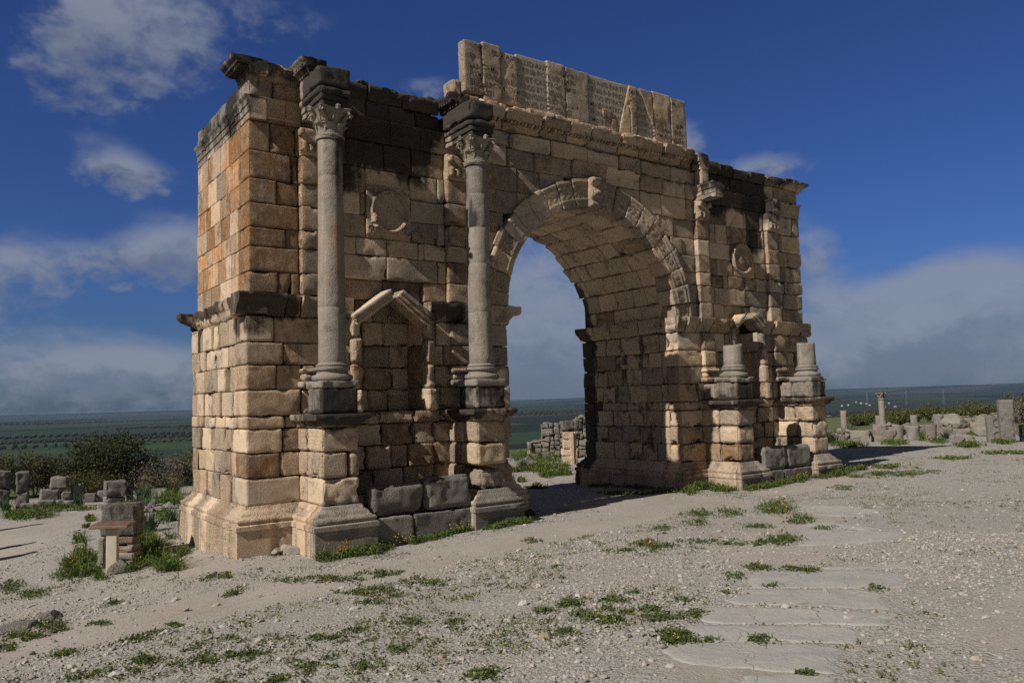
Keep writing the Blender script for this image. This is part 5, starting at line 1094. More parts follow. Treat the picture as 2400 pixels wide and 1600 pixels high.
# information stand: slanting rusty board on a pale post
sx, sy = -2.17, 2.23; sz = gz(sx, sy)
st = empty('information_stand', (sx, sy, sz), 'information stand with a rusty slanting board on a pale post', 'sign')
ang = math.radians(-35.5); ca, sa = math.cos(ang), math.sin(ang)
def stand_rot(p): q = p.copy(); q[:, 0] = sx+p[:, 0]*ca-p[:, 1]*sa; q[:, 1] = sy+p[:, 0]*sa+p[:, 1]*ca; q[:, 2] = sz+p[:, 2]; return q
mb = MB(); rblock(mb, (-.115, -.06, -.1), (.115, .06, .93), .012, .002, .1, '', (.3, 0, 0, 0), .01, stand_rot); mb.build('post', plain_mat('pale_painted_post', (.47, .42, .32), (.40, .36, .28), .7, 5, .1), st, sharp=40)
def board_rot(p):
    q = p.copy(); t = math.radians(7); q[:, 1] = p[:, 1]*math.cos(t)-p[:, 2]*math.sin(t); q[:, 2] = p[:, 1]*math.sin(t)+p[:, 2]*math.cos(t)+.97; return stand_rot(q)
mb = MB(); rblock(mb, (-.40, -.20, 0), (.40, .20, .06), .01, .002, .1, '', (.3, 0, 0, 0), .0, board_rot); BD = mb.build('board', plain_mat('weathered_wood_edge', (.16, .115, .08), (.21, .155, .11), .8, 9, .2), st, sharp=40)
mb = MB(); rblock(mb, (-.375, -.18, .061), (.375, .18, .067), .003, .0, .1, '', (.3, 0, 0, 0), .0, board_rot); mb.build('panel', plain_mat('rusty_panel', (.14, .062, .036), (.13, .11, .095), .55, 4, .1), BD, sharp=40)
solo((lambda mb: (rock(mb, (sx+.05, sy-.22, sz+.1), (.22, .18, .2), (.6, 0, 0, .2), 4), mb)[1])(MB()), 'boulder', M_RUIN, (sx+.05, sy-.22, sz), 'small pale rock at the foot of the information stand post', 'rock')
# masonry pier behind the stand
bx, by = -1.85, 3.15; bz = gz(bx, by); rp = empty('ruined_masonry_pier', (bx, by, bz), 'short masonry pier with a dark capstone right behind the information stand', 'ruin')
def prot(p): q = p.copy(); q[:, 0] = bx+p[:, 0]*ca-p[:, 1]*sa; q[:, 1] = by+p[:, 0]*sa+p[:, 1]*ca; q[:, 2] = bz+p[:, 2]; return q
mb = MB(); rblock(mb, (-.40, -.22, .64), (.40, .24, 1.34), .05, .035, .06, '', (.5, 0, .45, .8), .14, prot); mb.build('capstone', M_BASIN, rp)
mb = MB()
for k, (z0, z1) in enumerate(((-.2, .12), (.13, .29), (.30, .46), (.47, .66))): rblock(mb, (-.26+k*.02, -.20, z0), (.36, .2, z1), .04, .025, .05, '', (rnd(), .25, 0, 0), .14, prot)
rblock(mb, (-.45, -.2, -.2), (-.28, .2, .63), .04, .03, .06, '', (.4, 0, 0, .5), .1, prot); mb.build('shaft', M_RUIN, rp)
RUINS = [ # name, label, category, base, blocks
 ('stone_upright', 'tall dark stone upright at the left edge behind the track, right one of the pair', 'ruin', (-2.55, 21.9), [((-.22, -.25, -.2), (.22, .25, .55), .05), ((-.24, -.25, .56), (.24, .25, 1.38), .05), ((-.05, -.4, -.2), (.3, -.1, .12), .06)]),
 ('stone_upright', 'tall dark stone upright cut by the left edge of the photo', 'ruin', (-3.25, 21.9), [((-.3, -.25, -.2), (.25, .25, .75), .05), ((-.28, -.25, .76), (.28, .25, 1.45), .06)]),
 ('stone_block_heap', 'heap of tumbled dark blocks before the grey-green bush at left', 'ruin', (-1.1, 22.7), [((-.75, -.3, -.2), (-.05, .35, .62), .1), ((-.35, -.2, .63), (.3, .4, 1.12), .08), ((.0, -.35, -.2), (.38, .2, .5), .07), ((.4, -.2, -.2), (.75, .3, .75), .08)]),
 ('fallen_stone', 'small dark fallen stone right of the tumbled block heap', 'ruin', (.0, 22.2), [((-.25, -.2, -.2), (.22, .2, .38), .08), ((.26, -.2, -.2), (.7, .25, .45), .1)]),
 ('stone_block', 'squared pale block standing on a brick footing before the big dark bush', 'ruin', (.74, 20.88), [((-.42, -.3, -.2), (.38, .4, .26), .06), ((-.40, -.35, .27), (.42, .4, .92), .05), ((.46, -.1, -.2), (.72, .3, .6), .1)]),
 ('low_stone_wall', 'low broken stone kerb along the track below the left uprights', 'wall', (-2.0, 20.6), [((-.9, -.2, -.2), (-.2, .2, .22), .08), ((-.15, -.2, -.2), (.5, .2, .28), .09), ((.55, -.15, -.2), (1.2, .2, .2), .08)]),
]
for nm, lb, ct, bs, bl in RUINS: stone_thing(nm, bl, lb, ct, bs, M_BASIN if 'dark' in lb else None)
for x, y, s, lb in ((.9, 14.5, .3, 'pale stone heap beside the left end of the arch'),): # loose rubble by the short side
    mb = MB()
    for k in range(26): rock(mb, at_ground(x+rnd(-.9, .7), y+rnd(-1.5, 1.5), .05), (rnd(.08, .3), rnd(.08, .25), rnd(.06, .2)), (rnd(), 0, .1, .3), k+200)
    solo(mb, 'rubble_heap', M_RUIN, at_ground(x, y), lb, 'rubble')
FB = [(-4.15, -2.6, .34, .10, 'flat pale slab stone among weeds at the left edge'), (-3.7, -2.3, .18, .12, 'small stone beside the weeds at the far left of the track')]
for x, y, s, h_, lb in FB:
    mb = MB(); rock(mb, at_ground(x, y, h_*.3), (s, s*.7, h_), (.5, 0, .1, .5), int(s*100)); solo(mb, 'boulder', M_RUIN, at_ground(x, y), lb, 'rock')
for k, (dx, dy, s, lb) in enumerate(((.62, -.62, .16, 'white broken stone at the foot of the inner corner of the left pier'), (.40, -.50, .10, 'small white chip left of the broken stone by the left pier'))):
    mb = MB(); rock(mb, at_ground(dx, dy, .06), (s*1.5, s, s*.9), (.0, 0, 0, .1), 31+k); solo(mb, 'boulder', M_COLUMN, at_ground(dx, dy), lb, 'rock')
# stones added out of view as stand-ins, to cast the shadows at left
for x, y, h_, lb in ((-5.05, 7.0, 1.62, 'slim stand-in stone added out of view to cast a shadow, the nearer to the camera'), (-5.0, 8.7, 1.70, 'slim stand-in stone added out of view to cast a shadow, the farther from the camera'), (-5.0, 13.2, 2.1, 'tall stand-in stone added out of view to cast a shadow, beyond the two slim ones')):
    stone_thing('stone_upright', [((-.2, -.2, -.2), (.2, .2, h_*.8), .08), ((-.12, -.12, h_*.8), (.12, .12, h_), .1)], lb, 'ruin', (x, y))
# ---------------------------------------------------------------- ruins seen through the arch
def yaw_block(mb, c, a, lo, hi, r, col, chip=.14, amp=.025, h=.08, wob=0):
    if wob: a = a+rnd(-.16, .16)
    ca_, sa_ = math.cos(a), math.sin(a); bz_ = gz(c[0], c[1])
    def wp(p): q = p.copy(); q[:, 0] = c[0]+p[:, 0]*ca_-p[:, 1]*sa_; q[:, 1] = c[1]+p[:, 0]*sa_+p[:, 1]*ca_; q[:, 2] = bz_+p[:, 2]; return q+(wob*(fbm(q, 1.7, 2, 115)-.5))[:, None]
    rblock(mb, lo, hi, r, amp, h, '', col, chip, wp)
px, py = 19.63, 13.41; pz = gz(px, py); VA = -.62
pl = empty('ruined_pillar', (px, py, pz), 'fluted stone pillar carrying a loose dark block, seen through the arch', 'ruin')
mb = MB()
for z0, z1, wd in ((-.2, .42, .46), (.43, .75, .50), (.76, 1.2, .42), (1.21, 1.58, .40)): yaw_block(mb, (px, py), VA, (-wd, -.35, z0), (wd*.55, .35, z1), .04, (rnd(), .1, 0, .2), .08)
yaw_block(mb, (px, py), VA, (-.08, -.44, .0), (.10, -.3, 1.56), .02, (.1, 0, 0, 0), .04); mb.build('shaft', M_STONE, pl)
mb = MB(); yaw_block(mb, (px, py), VA, (-.5, -.4, 1.60), (.38, .4, 2.10), .09, (.4, 0, .5, .6), .2); mb.build('capstone', M_RUIN, pl)
def rubble_wall(name, base, a, L, prof, label, th=.45, big=1.0):
    mb = MB(); x = -L/2
    while x < L/2:
        w_ = rnd(.22, .6)*big; z = -.2; H = prof((x+L/2)/L)
        while z < H:
            h_ = min(rnd(.2, .42)*big, max(.12, H-z+.1))*rnd(.85, 1.15); yaw_block(mb, base, a, (x, -th/2+rnd(-.05, .05), z), (x+w_-.02, th/2+rnd(-.06, .06), z+h_-.015), .03, (rnd(), rnd(0, .2), rnd(0, .25), rnd(.1, .6)), .3, .04, wob=.22); z += h_
        x += w_
    for k in range(int(L*4)):                                     # tumbled rubble on and before it
        t_ = rnd(0, 1); xx = (t_-.5)*L; yy = -th/2-abs(rnd(-.5, .5)) if k % 3 else rnd(-.2, .2); X_ = base[0]+xx*math.cos(a)-yy*math.sin(a); Y_ = base[1]+xx*math.sin(a)+yy*math.cos(a); s = rnd(.06, .2)
        rock(mb, (X_, Y_, gz(X_, Y_)+(.02 if k % 3 else prof(t_)+.05)), (s*1.3, s, s*.8), (rnd(), rnd(0, .15), rnd(0, .2), rnd(.2, .6)), k*3+int(L*10))
    return solo(mb, name, M_RUIN, at_ground(*base), label, 'wall')
rubble_wall('rubble_wall', (21.9, 17.9), VA, 2.6, lambda t: 1.9 if .3 < t < .85 else (.95 if t < .3 else 1.2), 'broken rubble wall left of the fluted pillar, seen through the arch')
rubble_wall('rubble_wall', (24.6, 17.2), VA, 2.6, lambda t: 2.1 if t < .35 else (1.0 if t < .5 else 1.9), 'taller rubble wall behind the fluted pillar, seen through the arch')
rubble_wall('rubble_wall', (22.9, 16.6), VA, 1.9, lambda t: .95-.2*t, 'low rubble wall between the two broken walls, seen through the arch')
for x, y, s, lb in ((17.9, 14.9, .45, 'grey boulder in the grass below the rubble wall through the arch'), (15.6, 14.2, .38, 'lichened boulder in the grass just right of the arch left pier'), (17.7, 14.2, .35, 'dark boulder beside the tuft seen through the arch'), (18.7, 11.3, .28, 'pale stone lying before the fluted pillar'), (20.0, 12.4, .36, 'pale tilted stone at the foot of the fluted pillar'), (13.4, 5.25, .42, 'rounded pale stone against the rear corner of the right pier')):
    mb = MB(); rock(mb, at_ground(x, y, s*.2), (s*1.1, s*.8, s*.7), (rnd(), 0, .1, .4), int(x*10)); solo(mb, 'boulder', M_RUIN, at_ground(x, y), lb, 'rock')
# ---------------------------------------------------------------- ruins right of the arch
cx_, cy_ = 53.67, 16.78; cz_ = gz(cx_, cy_)
fc = empty('ruined_column', (cx_, cy_, cz_), 'slim standing column with a leafy capital, right of the arch', 'column')
mb = MB(); lathe(mb, cx_, cy_, [(.34, cz_-.3), (.34, cz_+.06), (.28, cz_+.12), (.265, cz_+.2), (.215, cz_+2.2)], 28, .02, (.3, 0, .05, .5), 2, .3); mb.build('shaft', M_COLUMN, fc)
mb = MB(); capital(mb, cx_, cy_, cz_+2.22, .52, .21, .82, (.5, .3, .1, .3)); mb.build('capital', M_COLUMN, fc, sharp=50)
mb = MB(); lathe(mb, 45.0, 14.65, [(.22, gz(45, 14.65)-.3), (.215, gz(45, 14.65)+.5), (.20, gz(45, 14.65)+1.62)], 24, .02, (.3, .2, .15, .4), 2, .2); solo(mb, 'column_stump', M_COLUMN, at_ground(45, 14.65), 'plain short column stump between the arch and the slim column', 'column')
mb = MB(); lathe(mb, 54.6, 17.6, [(.27, gz(54.6, 17.6)-.3), (.25, gz(54.6, 17.6)+.95)], 24, .02, (.5, 0, .2, .6), 2, .2); solo(mb, 'column_stump', M_COLUMN, at_ground(54.6, 17.6), 'rounded grey stump tucked behind the slim column', 'column')
mb = MB(); lathe(mb, 53.8, 14.4, [(.27, gz(53.8, 14.4)-.3), (.26, gz(53.8, 14.4)+.95)], 24, .02, (.5, 0, .25, .6), 2, .2); solo(mb, 'column_stump', M_COLUMN, at_ground(53.8, 14.4), 'thick grey stump right of the slim column', 'column')
mb = MB(); lathe(mb, 55.4, 13.4, [(.36, gz(55, 13.4)-.3), (.35, gz(55, 13.4)+.95)], 24, .02, (.6, 0, .35, .7), 2, .2); solo(mb, 'column_stump', M_COLUMN, at_ground(55.4, 13.4), 'broad pale stump with a dark right side, beyond the low wall', 'column')
VR = -.95
DR = [(37.1, 7.55, .27, .80, .15, 'white leaning drum at the left end of the row of drums'), (37.7, 7.0, .30, .82, .2, 'grey grooved drum, second in the row of drums'), (38.3, 6.4, .33, .82, -.1, 'grey pitted drum in the middle of the row of drums'), (38.9, 5.75, .31, .85, .05, 'tan pitted drum at the right end of the row of drums')]
for x, y, r_, h_, tl, lb in DR:
    mb = MB(); z = gz(x, y); lathe(mb, x, y, [(r_*.8, z-.2), (r_, z-.1), (r_, z+h_-.05), (r_*.94, z+h_)], 24, .11, (rnd(), .1 if 'tan' in lb else 0, .15, .4), 2.5, .15)
    V = mb.V[0]; V[:, 0] += tl*(V[:, 2]-z); solo(mb, 'column_drum', M_RUIN, (x, y, z), lb, 'column drum', 'fallen column drums right of the arch')
rubble_wall('low_stone_wall', (35.4, 9.0), VR+.1, 4.2, lambda t: .52-.08*math.sin(t*9), 'long low grey stone wall right behind the arch end', .5, 3.2)
rubble_wall('low_stone_wall', (45.5, 8.3), VR, 7.0, lambda t: .55+.10*math.sin(t*12), 'low grey block wall behind the row of drums', .6, 2.6)
rubble_wall('low_stone_wall', (62.5, 12.5), VR, 9.0, lambda t: .6+.12*math.sin(t*15), 'far thin line of rubble wall before the hedge', .6)
stone_thing('stone_block', [((-.35, -.3, -.2), (.3, .3, 1.0), .08)], 'narrow pale block at the right edge of the arch base', 'ruin', (32.5, 8.6))
stone_thing('stone_block', [((-.6, -.5, -.2), (.7, .5, .62), .08)], 'flat pale brick block beside the plain column stump', 'ruin', (45.8, 12.3))
BO = [(55.0, 12.2, 1.15, .85, 'big dark grey boulder, left of the two on the low wall'), (55.3, 9.9, 1.5, .85, 'big pale grey boulder, right of the two on the low wall'), (41.6, 3.4, .85, .6, 'brown boulder right of the drums before the low wall'), (43.2, 4.9, .8, .55, 'flat-topped stone on the low wall'), (37.6, 1.65, 1.0, .55, 'dark long boulder lying left of the carved stone'), (33.0, 1.55, .55, .38, 'squarish pale stone on the grass left of the carved stone'), (32.7, .85, .42, .36, 'round white stone on the grass next to the squarish one'), (40.0, 4.3, .5, .22, 'low flat slab lying in grass right of the drums')]
for x, y, s, h_, lb in BO:
    mb = MB(); rock(mb, at_ground(x, y, h_*.35), (s*.75, s*.6, h_*.75), (rnd(), 0, .15, .6), int(x*7+y*3), .25); solo(mb, 'boulder', M_RUIN, at_ground(x, y), lb, 'boulder')
# carved upright stones at the right edge
def carved(base, wd, H, label, ring):
    t = empty('carved_stone', at_ground(*base), label, 'carved stone'); mb = MB()
    yaw_block(mb, base, VR, (-wd, -.22, -.2), (wd, .3, H), .07, (.5, 0, .1, .5), .16, .03); mb.build('slab', M_RUIN, t)
    if ring:
        ca_, sa_ = math.cos(VR), math.sin(VR); z = gz(*base)
        mb = MB()
        for cz0, rr in ring:
            th = np.linspace(0, 2*np.pi, 25); p = np.stack([rr*np.cos(th), np.full(25, -.23), cz0+rr*np.sin(th)], 1)
            tube(mb, np.stack([base[0]+p[:, 0]*ca_-p[:, 1]*sa_, base[1]+p[:, 0]*sa_+p[:, 1]*ca_, z+p[:, 2]], 1), np.full(25, .05), 6, (.5, 0, 0, .5))
        mb.build('ring_ornament', M_RUIN, t)
carved((35.05, .28), .30, 1.98, 'tall leaning carved stone near the right edge of the photo', ())
carved((35.25, .86), .36, 1.25, 'carved stone with two ring ornaments, left of the tall leaning one', ((.38, .16), (.95, .17)))
carved((36.9, -.30), .75, .78, 'low block with a ring ornament below the blue and white board', ((.42, .22),))
bx2, by2 = 39.2, -.2; bz2 = gz(bx2, by2)
bo = empty('notice_board', (bx2, by2, bz2), 'white notice board washed with faded blue at the right edge', 'sign')
mb = MB(); yaw_block(mb, (bx2, by2), VR, (-1.25, -.04, .82), (1.3, .04, 1.75), .02, (.5, 0, 0, 0), 0, .002, .3); mb.build('panel', plain_mat('faded_blue_print', (.62, .62, .58), (.30, .45, .55), .6, 1.2, .02), bo, sharp=40)
for s in (-1.1, 1.1): mb = MB(); yaw_block(mb, (bx2, by2), VR, (s-.05, .05, -.2), (s+.05, .12, 1.7), .02, (.5, 0, 0, 0), 0, .002, .3); mb.build('post', M_STEM, bo)
mb = MB(); rock(mb, at_ground(50.5, .9, .7), (.9, .8, 1.2), (.5, 0, .2, .6), 5); solo(mb, 'boulder', M_RUIN, at_ground(50.5, .9), 'dark upright rock beyond the notice board at the right edge', 'boulder')
# ---------------------------------------------------------------- old paving in the foreground
SLL = ['long pale paving slab nearest the camera, with a rounded left end', 'narrow pale paving slab, second from the camera', 'long pale paving slab, third from the camera', 'broad pale paving slab, fourth from the camera', 'broad pale paving slab, fifth from the camera, weeds along its far edge', 'thin pale sliver of paving behind the fifth slab', 'wide worn paving slab right of the weedy mound', 'rounded paving slab beside the weeds right of the mound', 'worn paving slab beyond the weedy mound', 'paving slab cut by the bottom edge of the photo', 'small paving fragment at the right end of the fourth slab']
for poly, lb in zip(SLABS, SLL):
    p = np.array(poly, float); k = len(p)
    # smooth outline
    t = np.linspace(0, k, 72, endpoint=False); i0 = np.floor(t).astype(int); f = (t-i0)[:, None]; f = np.clip(f, .0, 1)
    a, b, c, d = p[(i0-1) % k], p[i0 % k], p[(i0+1) % k], p[(i0+2) % k]
    o_ = .5*((2*b)+(-a+c)*f+(2*a-5*b+4*c-d)*f*f+(-a+3*b-3*c+d)*f**3); cen = o_.mean(0)
    o_ = .45*o_+.55*(b+(c-b)*f); o_ = o_+(o_-cen)/np.linalg.norm(o_-cen, axis=1, keepdims=True)*((fbm(np.concatenate([o_, np.zeros((72, 1))], 1), 7, 4, 103)-.5)[:, None]*.16)
    rings = [1.0, .985, .95, .88, .75, .6, .42, .22]; V = []
    for q, (s, dz) in enumerate(zip([1.01]+rings, [-.06, -.012, -.002, .004, .007, .008, .008, .008, .008])):
        xy = cen+(o_-cen)*s; n_ = fbm(np.concatenate([xy, np.zeros((72, 1))], 1), 2.5, 3, 105)-.5
        V.append(np.concatenate([xy, (ground_z(xy[:, 0], xy[:, 1])+dz+.026*n_*(s < 1))[:, None]], 1))
    V = np.concatenate(V+[[[cen[0], cen[1], gz(*cen)+.008]]]); m = 9; i = np.arange(m-1)[:, None]; j = np.arange(72)[None]; j2 = (j+1) % 72
    F = np.stack([i*72+j, i*72+j2, (i+1)*72+j2, (i+1)*72+j], -1).reshape(-1, 4); jj = np.arange(72); T = np.stack([8*72+jj, 8*72+(jj+1) % 72, np.full(72, m*72)], 1)
    if _area(o_) < 0: F = F[:, ::-1]; T = T[:, ::-1]
    mb = MB(); mb.add(V, [F, T], (rnd(.2, .6), 0, 0, .35)); solo(mb, 'paving_slab', M_SLAB, (cen[0], cen[1], gz(*cen)), lb, 'paving slab', 'old paving slabs in the foreground')


# ---------------------------------------------------------------- bushes, tufts, weeds
def bush(name, base, blobs, n, leaf, mat, label, group=None, dry=0, stems=5, cat='bush'):
    """blobs = [(dx, dy, z, rx, ry, rz)]; crown of many small leaves in clumps on branching stems"""
    bz_ = gz(*base); t = empty(name, (base[0], base[1], bz_), label, cat, group)
    P = []; vol = np.array([b[3]*b[4]*b[5] for b in blobs]); vol = vol/vol.sum()
    for b, v in zip(blobs, vol):
        k = int(n*v); nc = max(6, k//38); d = RNG.normal(size=(nc, 3)); d /= np.linalg.norm(d, axis=1, keepdims=True); d *= RNG.uniform(.35, 1.05, (nc, 1))**.5
        c = d*np.array(b[3:])+np.array([base[0]+b[0], base[1]+b[1], bz_+b[2]]); ci = RNG.integers(0, nc, k)
        sp = (np.mean(b[3:])*.16+.04)*RNG.uniform(.5, 1.5, (nc, 1)); P.append(c[ci]+RNG.normal(size=(k, 3))*sp[ci])
    P = np.concatenate(P); P = P[P[:, 2] > bz_+.02]; mb = MB(); col = np.zeros((len(P), 3)); col[:, 0] = dry*RNG.uniform(0, 1, len(P))
    leaves(mb, P, leaf*RNG.uniform(.6, 1.4, len(P)), col=col); mb.build('foliage', mat, t, smooth=False)
    mb = MB()
    for k in range(stems):
        b = blobs[k % len(blobs)]; e = np.array([base[0]+b[0]+rnd(-.6, .6)*b[3], base[1]+b[1]+rnd(-.6, .6)*b[4], bz_+b[2]+rnd(-.1, .6)*b[5]]); s = np.array([base[0]+rnd(-.2, .2)+b[0]*.4, base[1]+rnd(-.2, .2)+b[1]*.4, bz_-.1])
        m1 = s*.6+e*.4+np.array([rnd(-.2, .2), rnd(-.2, .2), .15]); tube(mb, [s, m1, e], [.05, .035, .012], 6)
    mb.build('stem', M_STEM, t); return t
def blobset(n, ext, h, seed):
    r = np.random.default_rng(seed); out = []
    for k in range(n):
        s = r.uniform(.28, .5); x = r.uniform(-1, 1); y = r.uniform(-.6, .6); out.append((x*ext*(1-s*.6), y*ext*.7, h*r.uniform(.35, .72)*(1-.3*abs(x)), ext*s, ext*s, h*r.uniform(.25, .42)))
    return out
# left of the arch
bush('dense_bush', (2.1, 32.3), [(-.2, 0, 1.7, 1.6, 1.4, 1.3), (.9, -.2, 2.3, .9, .9, .9), (-1.0, .2, 1.9, 1.1, 1, .9), (.4, 0, .8, 2.1, 1.5, .8), (1.9, .2, 1.0, 1.2, 1, .8), (-1.7, 0, .9, 1.0, 1, .8), (1.1, 0, 3.0, .35, .35, .45)], 15000, .13, M_BUSH, 'big dark green bush standing left of the arch', dry=.06, stems=9)
bush('dense_bush', (-1.1, 32.5), [(-.8, 0, 1.3, 1.5, 1.2, .9), (.8, .3, 1.1, 1.3, 1.2, .9), (-1.9, .2, 1.2, 1.1, 1, .8)], 9000, .12, M_OLIVEB, 'grey-green bush behind the tumbled blocks at left', dry=.15, stems=6)
bush('dense_bush', (-3.8, 33.8), [(0, 0, 1.4, 1.7, 1.3, 1.0), (-1.2, 0, 1.1, 1.2, 1, .9)], 7000, .12, M_OLIVEB, 'grey-green bush behind the stone uprights at the left edge', dry=.2, stems=5)
bush('dense_bush', (.2, 27.0), [(0, 0, .5, 1.4, .9, .5), (1.3, .2, .45, .8, .7, .4)], 4500, .10, M_BUSH, 'low dark scrub between the tumbled blocks and the big bush', dry=.3, stems=4)
bush('dry_shrub', (4.9, 31.0), [(0, 0, .75, 1.4, 1.1, .7), (1.5, 0, .65, 1.2, 1.0, .6), (-1.2, .2, .6, .9, .9, .55)], 9000, .10, M_DRY, 'grey leafless shrub beside the left edge of the arch', dry=.2, stems=8)
bush('dry_shrub', (7.2, 33.5), [(0, 0, .8, 1.6, 1.2, .75)], 4500, .11, M_OLIVEB, 'pale green shrub partly hidden by the left edge of the arch', dry=.3, stems=5)
# hedge beyond the ruins at right
HB = [(66, 25.6, 1.5, 1.7), (66.5, 22.3, 2.4, 2.5), (68, 19.2, 2.3, 2.4), (70, 16.6, 2.6, 2.8), (72.5, 14.6, 2.6, 4.1), (76, 13.4, 2.9, 2.9), (78.5, 9.5, 2.6, 3.0), (81, 7.6, 2.9, 3.7), (84, 5.4, 3.2, 3.9), (86, 2.6, 3.0, 3.6), (88, -.6, 3.0, 3.6), (88, -4, 3.0, 3.5), (62, 20.5, 1.4, 1.5), (63, 15.2, 1.6, 2.2), (64, 11.3, 2.0, 2.6), (66, 8.6, 1.5, 1.9), (60, 22.6, 1.2, 1.6), (70, 11.8, 2.0, 2.7)]
HLB = ['low bush at the left end of the hedge, next to the arch', 'round bush in the hedge above the plain column stump', 'dark bush in the hedge left of the slim column', 'dark bush in the hedge right behind the slim column', 'tallest rounded bush of the hedge, its top above all others', 'dark bush in the hedge just right of its tallest top', 'low bush in the dip of the hedge', 'bush in the hedge where it rises again right of the dip', 'tall reedy bush in the hedge above the big boulders', 'bush in the hedge behind the tall carved stone', 'bush in the hedge above the notice board', 'last bush of the hedge at the right edge', 'small bush before the hedge left of the slim column', 'twiggy bush before the hedge right of the slim column', 'twiggy grey bush before the tallest bush of the hedge', 'small green bush before the dip of the hedge', 'small bush before the left end of the hedge', 'grassy bush before the hedge, above the far rubble wall']
for (x, y, e, h_), lb in zip(HB, HLB):
    bush('hedge_bush', (x, y), blobset(7, e, h_*.56, int(x*10+y)), int(3200+1800*(h_ > 2.3)), .16, M_DRY if 'grey' in lb else M_HEDGE, lb, 'bushes of the hedge right of the arch', dry=.3, stems=4)
# asphodel tufts: long strap leaves
TU = [(1.55, 19.4, .75, 'wide asphodel tuft before the big dark bush', 150), (-.75, 19.9, .55, 'asphodel tuft below the tumbled block heap', 90), (-3.2, 20.2, .5, 'dark asphodel tuft at the foot of the left stone uprights', 90), (.55, 14.8, .6, 'asphodel tuft just behind the masonry pier', 110), (-.62, 6.6, .55, 'asphodel tuft right of the masonry pier behind the stand', 120), (.35, 8.6, .5, 'asphodel tuft at the rear corner of the arch base', 80), (3.4, 22.5, .75, 'tall flowering asphodel clump left of the arch', 160), (2.2, 22.3, .7, 'flowering asphodel clump right of the squared pale block', 120),
      (15.9, 12.3, .55, 'asphodel tuft seen through the arch below the rubble wall', 110), (15.3, 13.6, .8, 'dark bushy tuft seen through the arch beside the left pier', 200), (12.4, 8.2, .4, 'curved-leaved tuft on the track through the arch', 30), (36.5, 9.0, 1.0, 'asphodel tuft before the long low wall right of the arch', 140), (34.5, 9.1, .8, 'dark asphodel tuft close to the arch right end', 130), (33.6, 9.6, .75, 'dark asphodel tuft at the right edge of the arch base', 110), (36.0, 9.7, .7, 'dark asphodel tuft between the two lighter ones by the low wall', 100), (39.8, 5.4, .5, 'tuft of weeds right of the last drum', 130), (35.9, -.2, .8, 'ivy-like tuft climbing beside the tall carved stone', 120)]
for x, y, h_, lb, n in TU:
    mb = MB(); a = RNG.uniform(0, 6.28, n); r_ = .25*h_*np.sqrt(RNG.uniform(0, 1, n)); X = x+r_*np.cos(a); Y = y+r_*np.sin(a)
    blades(mb, np.stack([X, Y, ground_z(X, Y)-.02], 1), h_, .035 if h_ > .45 else .02, .55, bend=.6)
    if 'flower' in lb:
        k = 60; a = RNG.uniform(0, 6.28, k); X = x+.6*np.cos(a)*RNG.uniform(0, 1, k); Y = y+.6*np.sin(a)*RNG.uniform(0, 1, k); Zb = ground_z(X, Y); P = np.stack([X, Y, Zb+h_*RNG.uniform(.7, 1.4, k)], 1); blades(mb, np.stack([X, Y, Zb], 1), P[:, 2]-Zb, .014, .12, col=(.6, 0, 0)); leaves(mb, np.repeat(P, 5, 0)+RNG.normal(0, .03, (k*5, 3)), .05, col=(.8, 0, 0))
    solo(mb, 'asphodel_tuft', M_ASPH, at_ground(x, y), lb, 'plant')
# weeds, grass and flowers: nobody could count them
def spread_patch(p, n):
    gx, gy, ax, ay, bx, by = p[:6]; r_ = np.sqrt(RNG.uniform(0, 1, n))*RNG.uniform(.5, 1.15, n); t = RNG.uniform(0, 6.28, n)
    X = gx+r_*(np.cos(t)*ax+np.sin(t)*bx); Y = gy+r_*(np.cos(t)*ay+np.sin(t)*by); return X, Y
def clear_of(X, Y):
    """not inside the masonry"""
    k = ~((X > -.38)&(X < A+.3)&(Y > -.38)&(Y < D+.4))&~((X > W-A-.3)&(X < W+.38)&(Y > -.38)&(Y < D+.4))
    for cx, _ in COLS: k &= ~((X > cx-.7)&(X < cx+.7)&(Y > -1.63)&(Y < 0))
    for a, b in ((2.0, 4.5), (14.8, 17.25)): k &= ~((X > a)&(X < b)&(Y > -1.42)&(Y < 0))
    return k
def on_slabs(X, Y):
    ins = np.zeros(len(X), bool)
    for poly in SLABS:
        q = np.array(poly); c = q.mean(0); rad = np.linalg.norm(q-c, axis=1).max(); cand = np.hypot(X-c[0], Y-c[1]) < rad
        if cand.any():
            xx, yy = X[cand], Y[cand]; w_ = np.zeros(len(xx), bool); j = len(q)-1
            for i in range(len(q)):
                cr = ((q[i, 1] > yy) != (q[j, 1] > yy))&(xx < (q[j, 0]-q[i, 0])*(yy-q[i, 1])/(q[j, 1]-q[i, 1]+1e-12)+q[i, 0]); w_ ^= cr; j = i
            ins[cand] |= w_
    return ins
mb = MB(); fy = MB(); fo = MB()
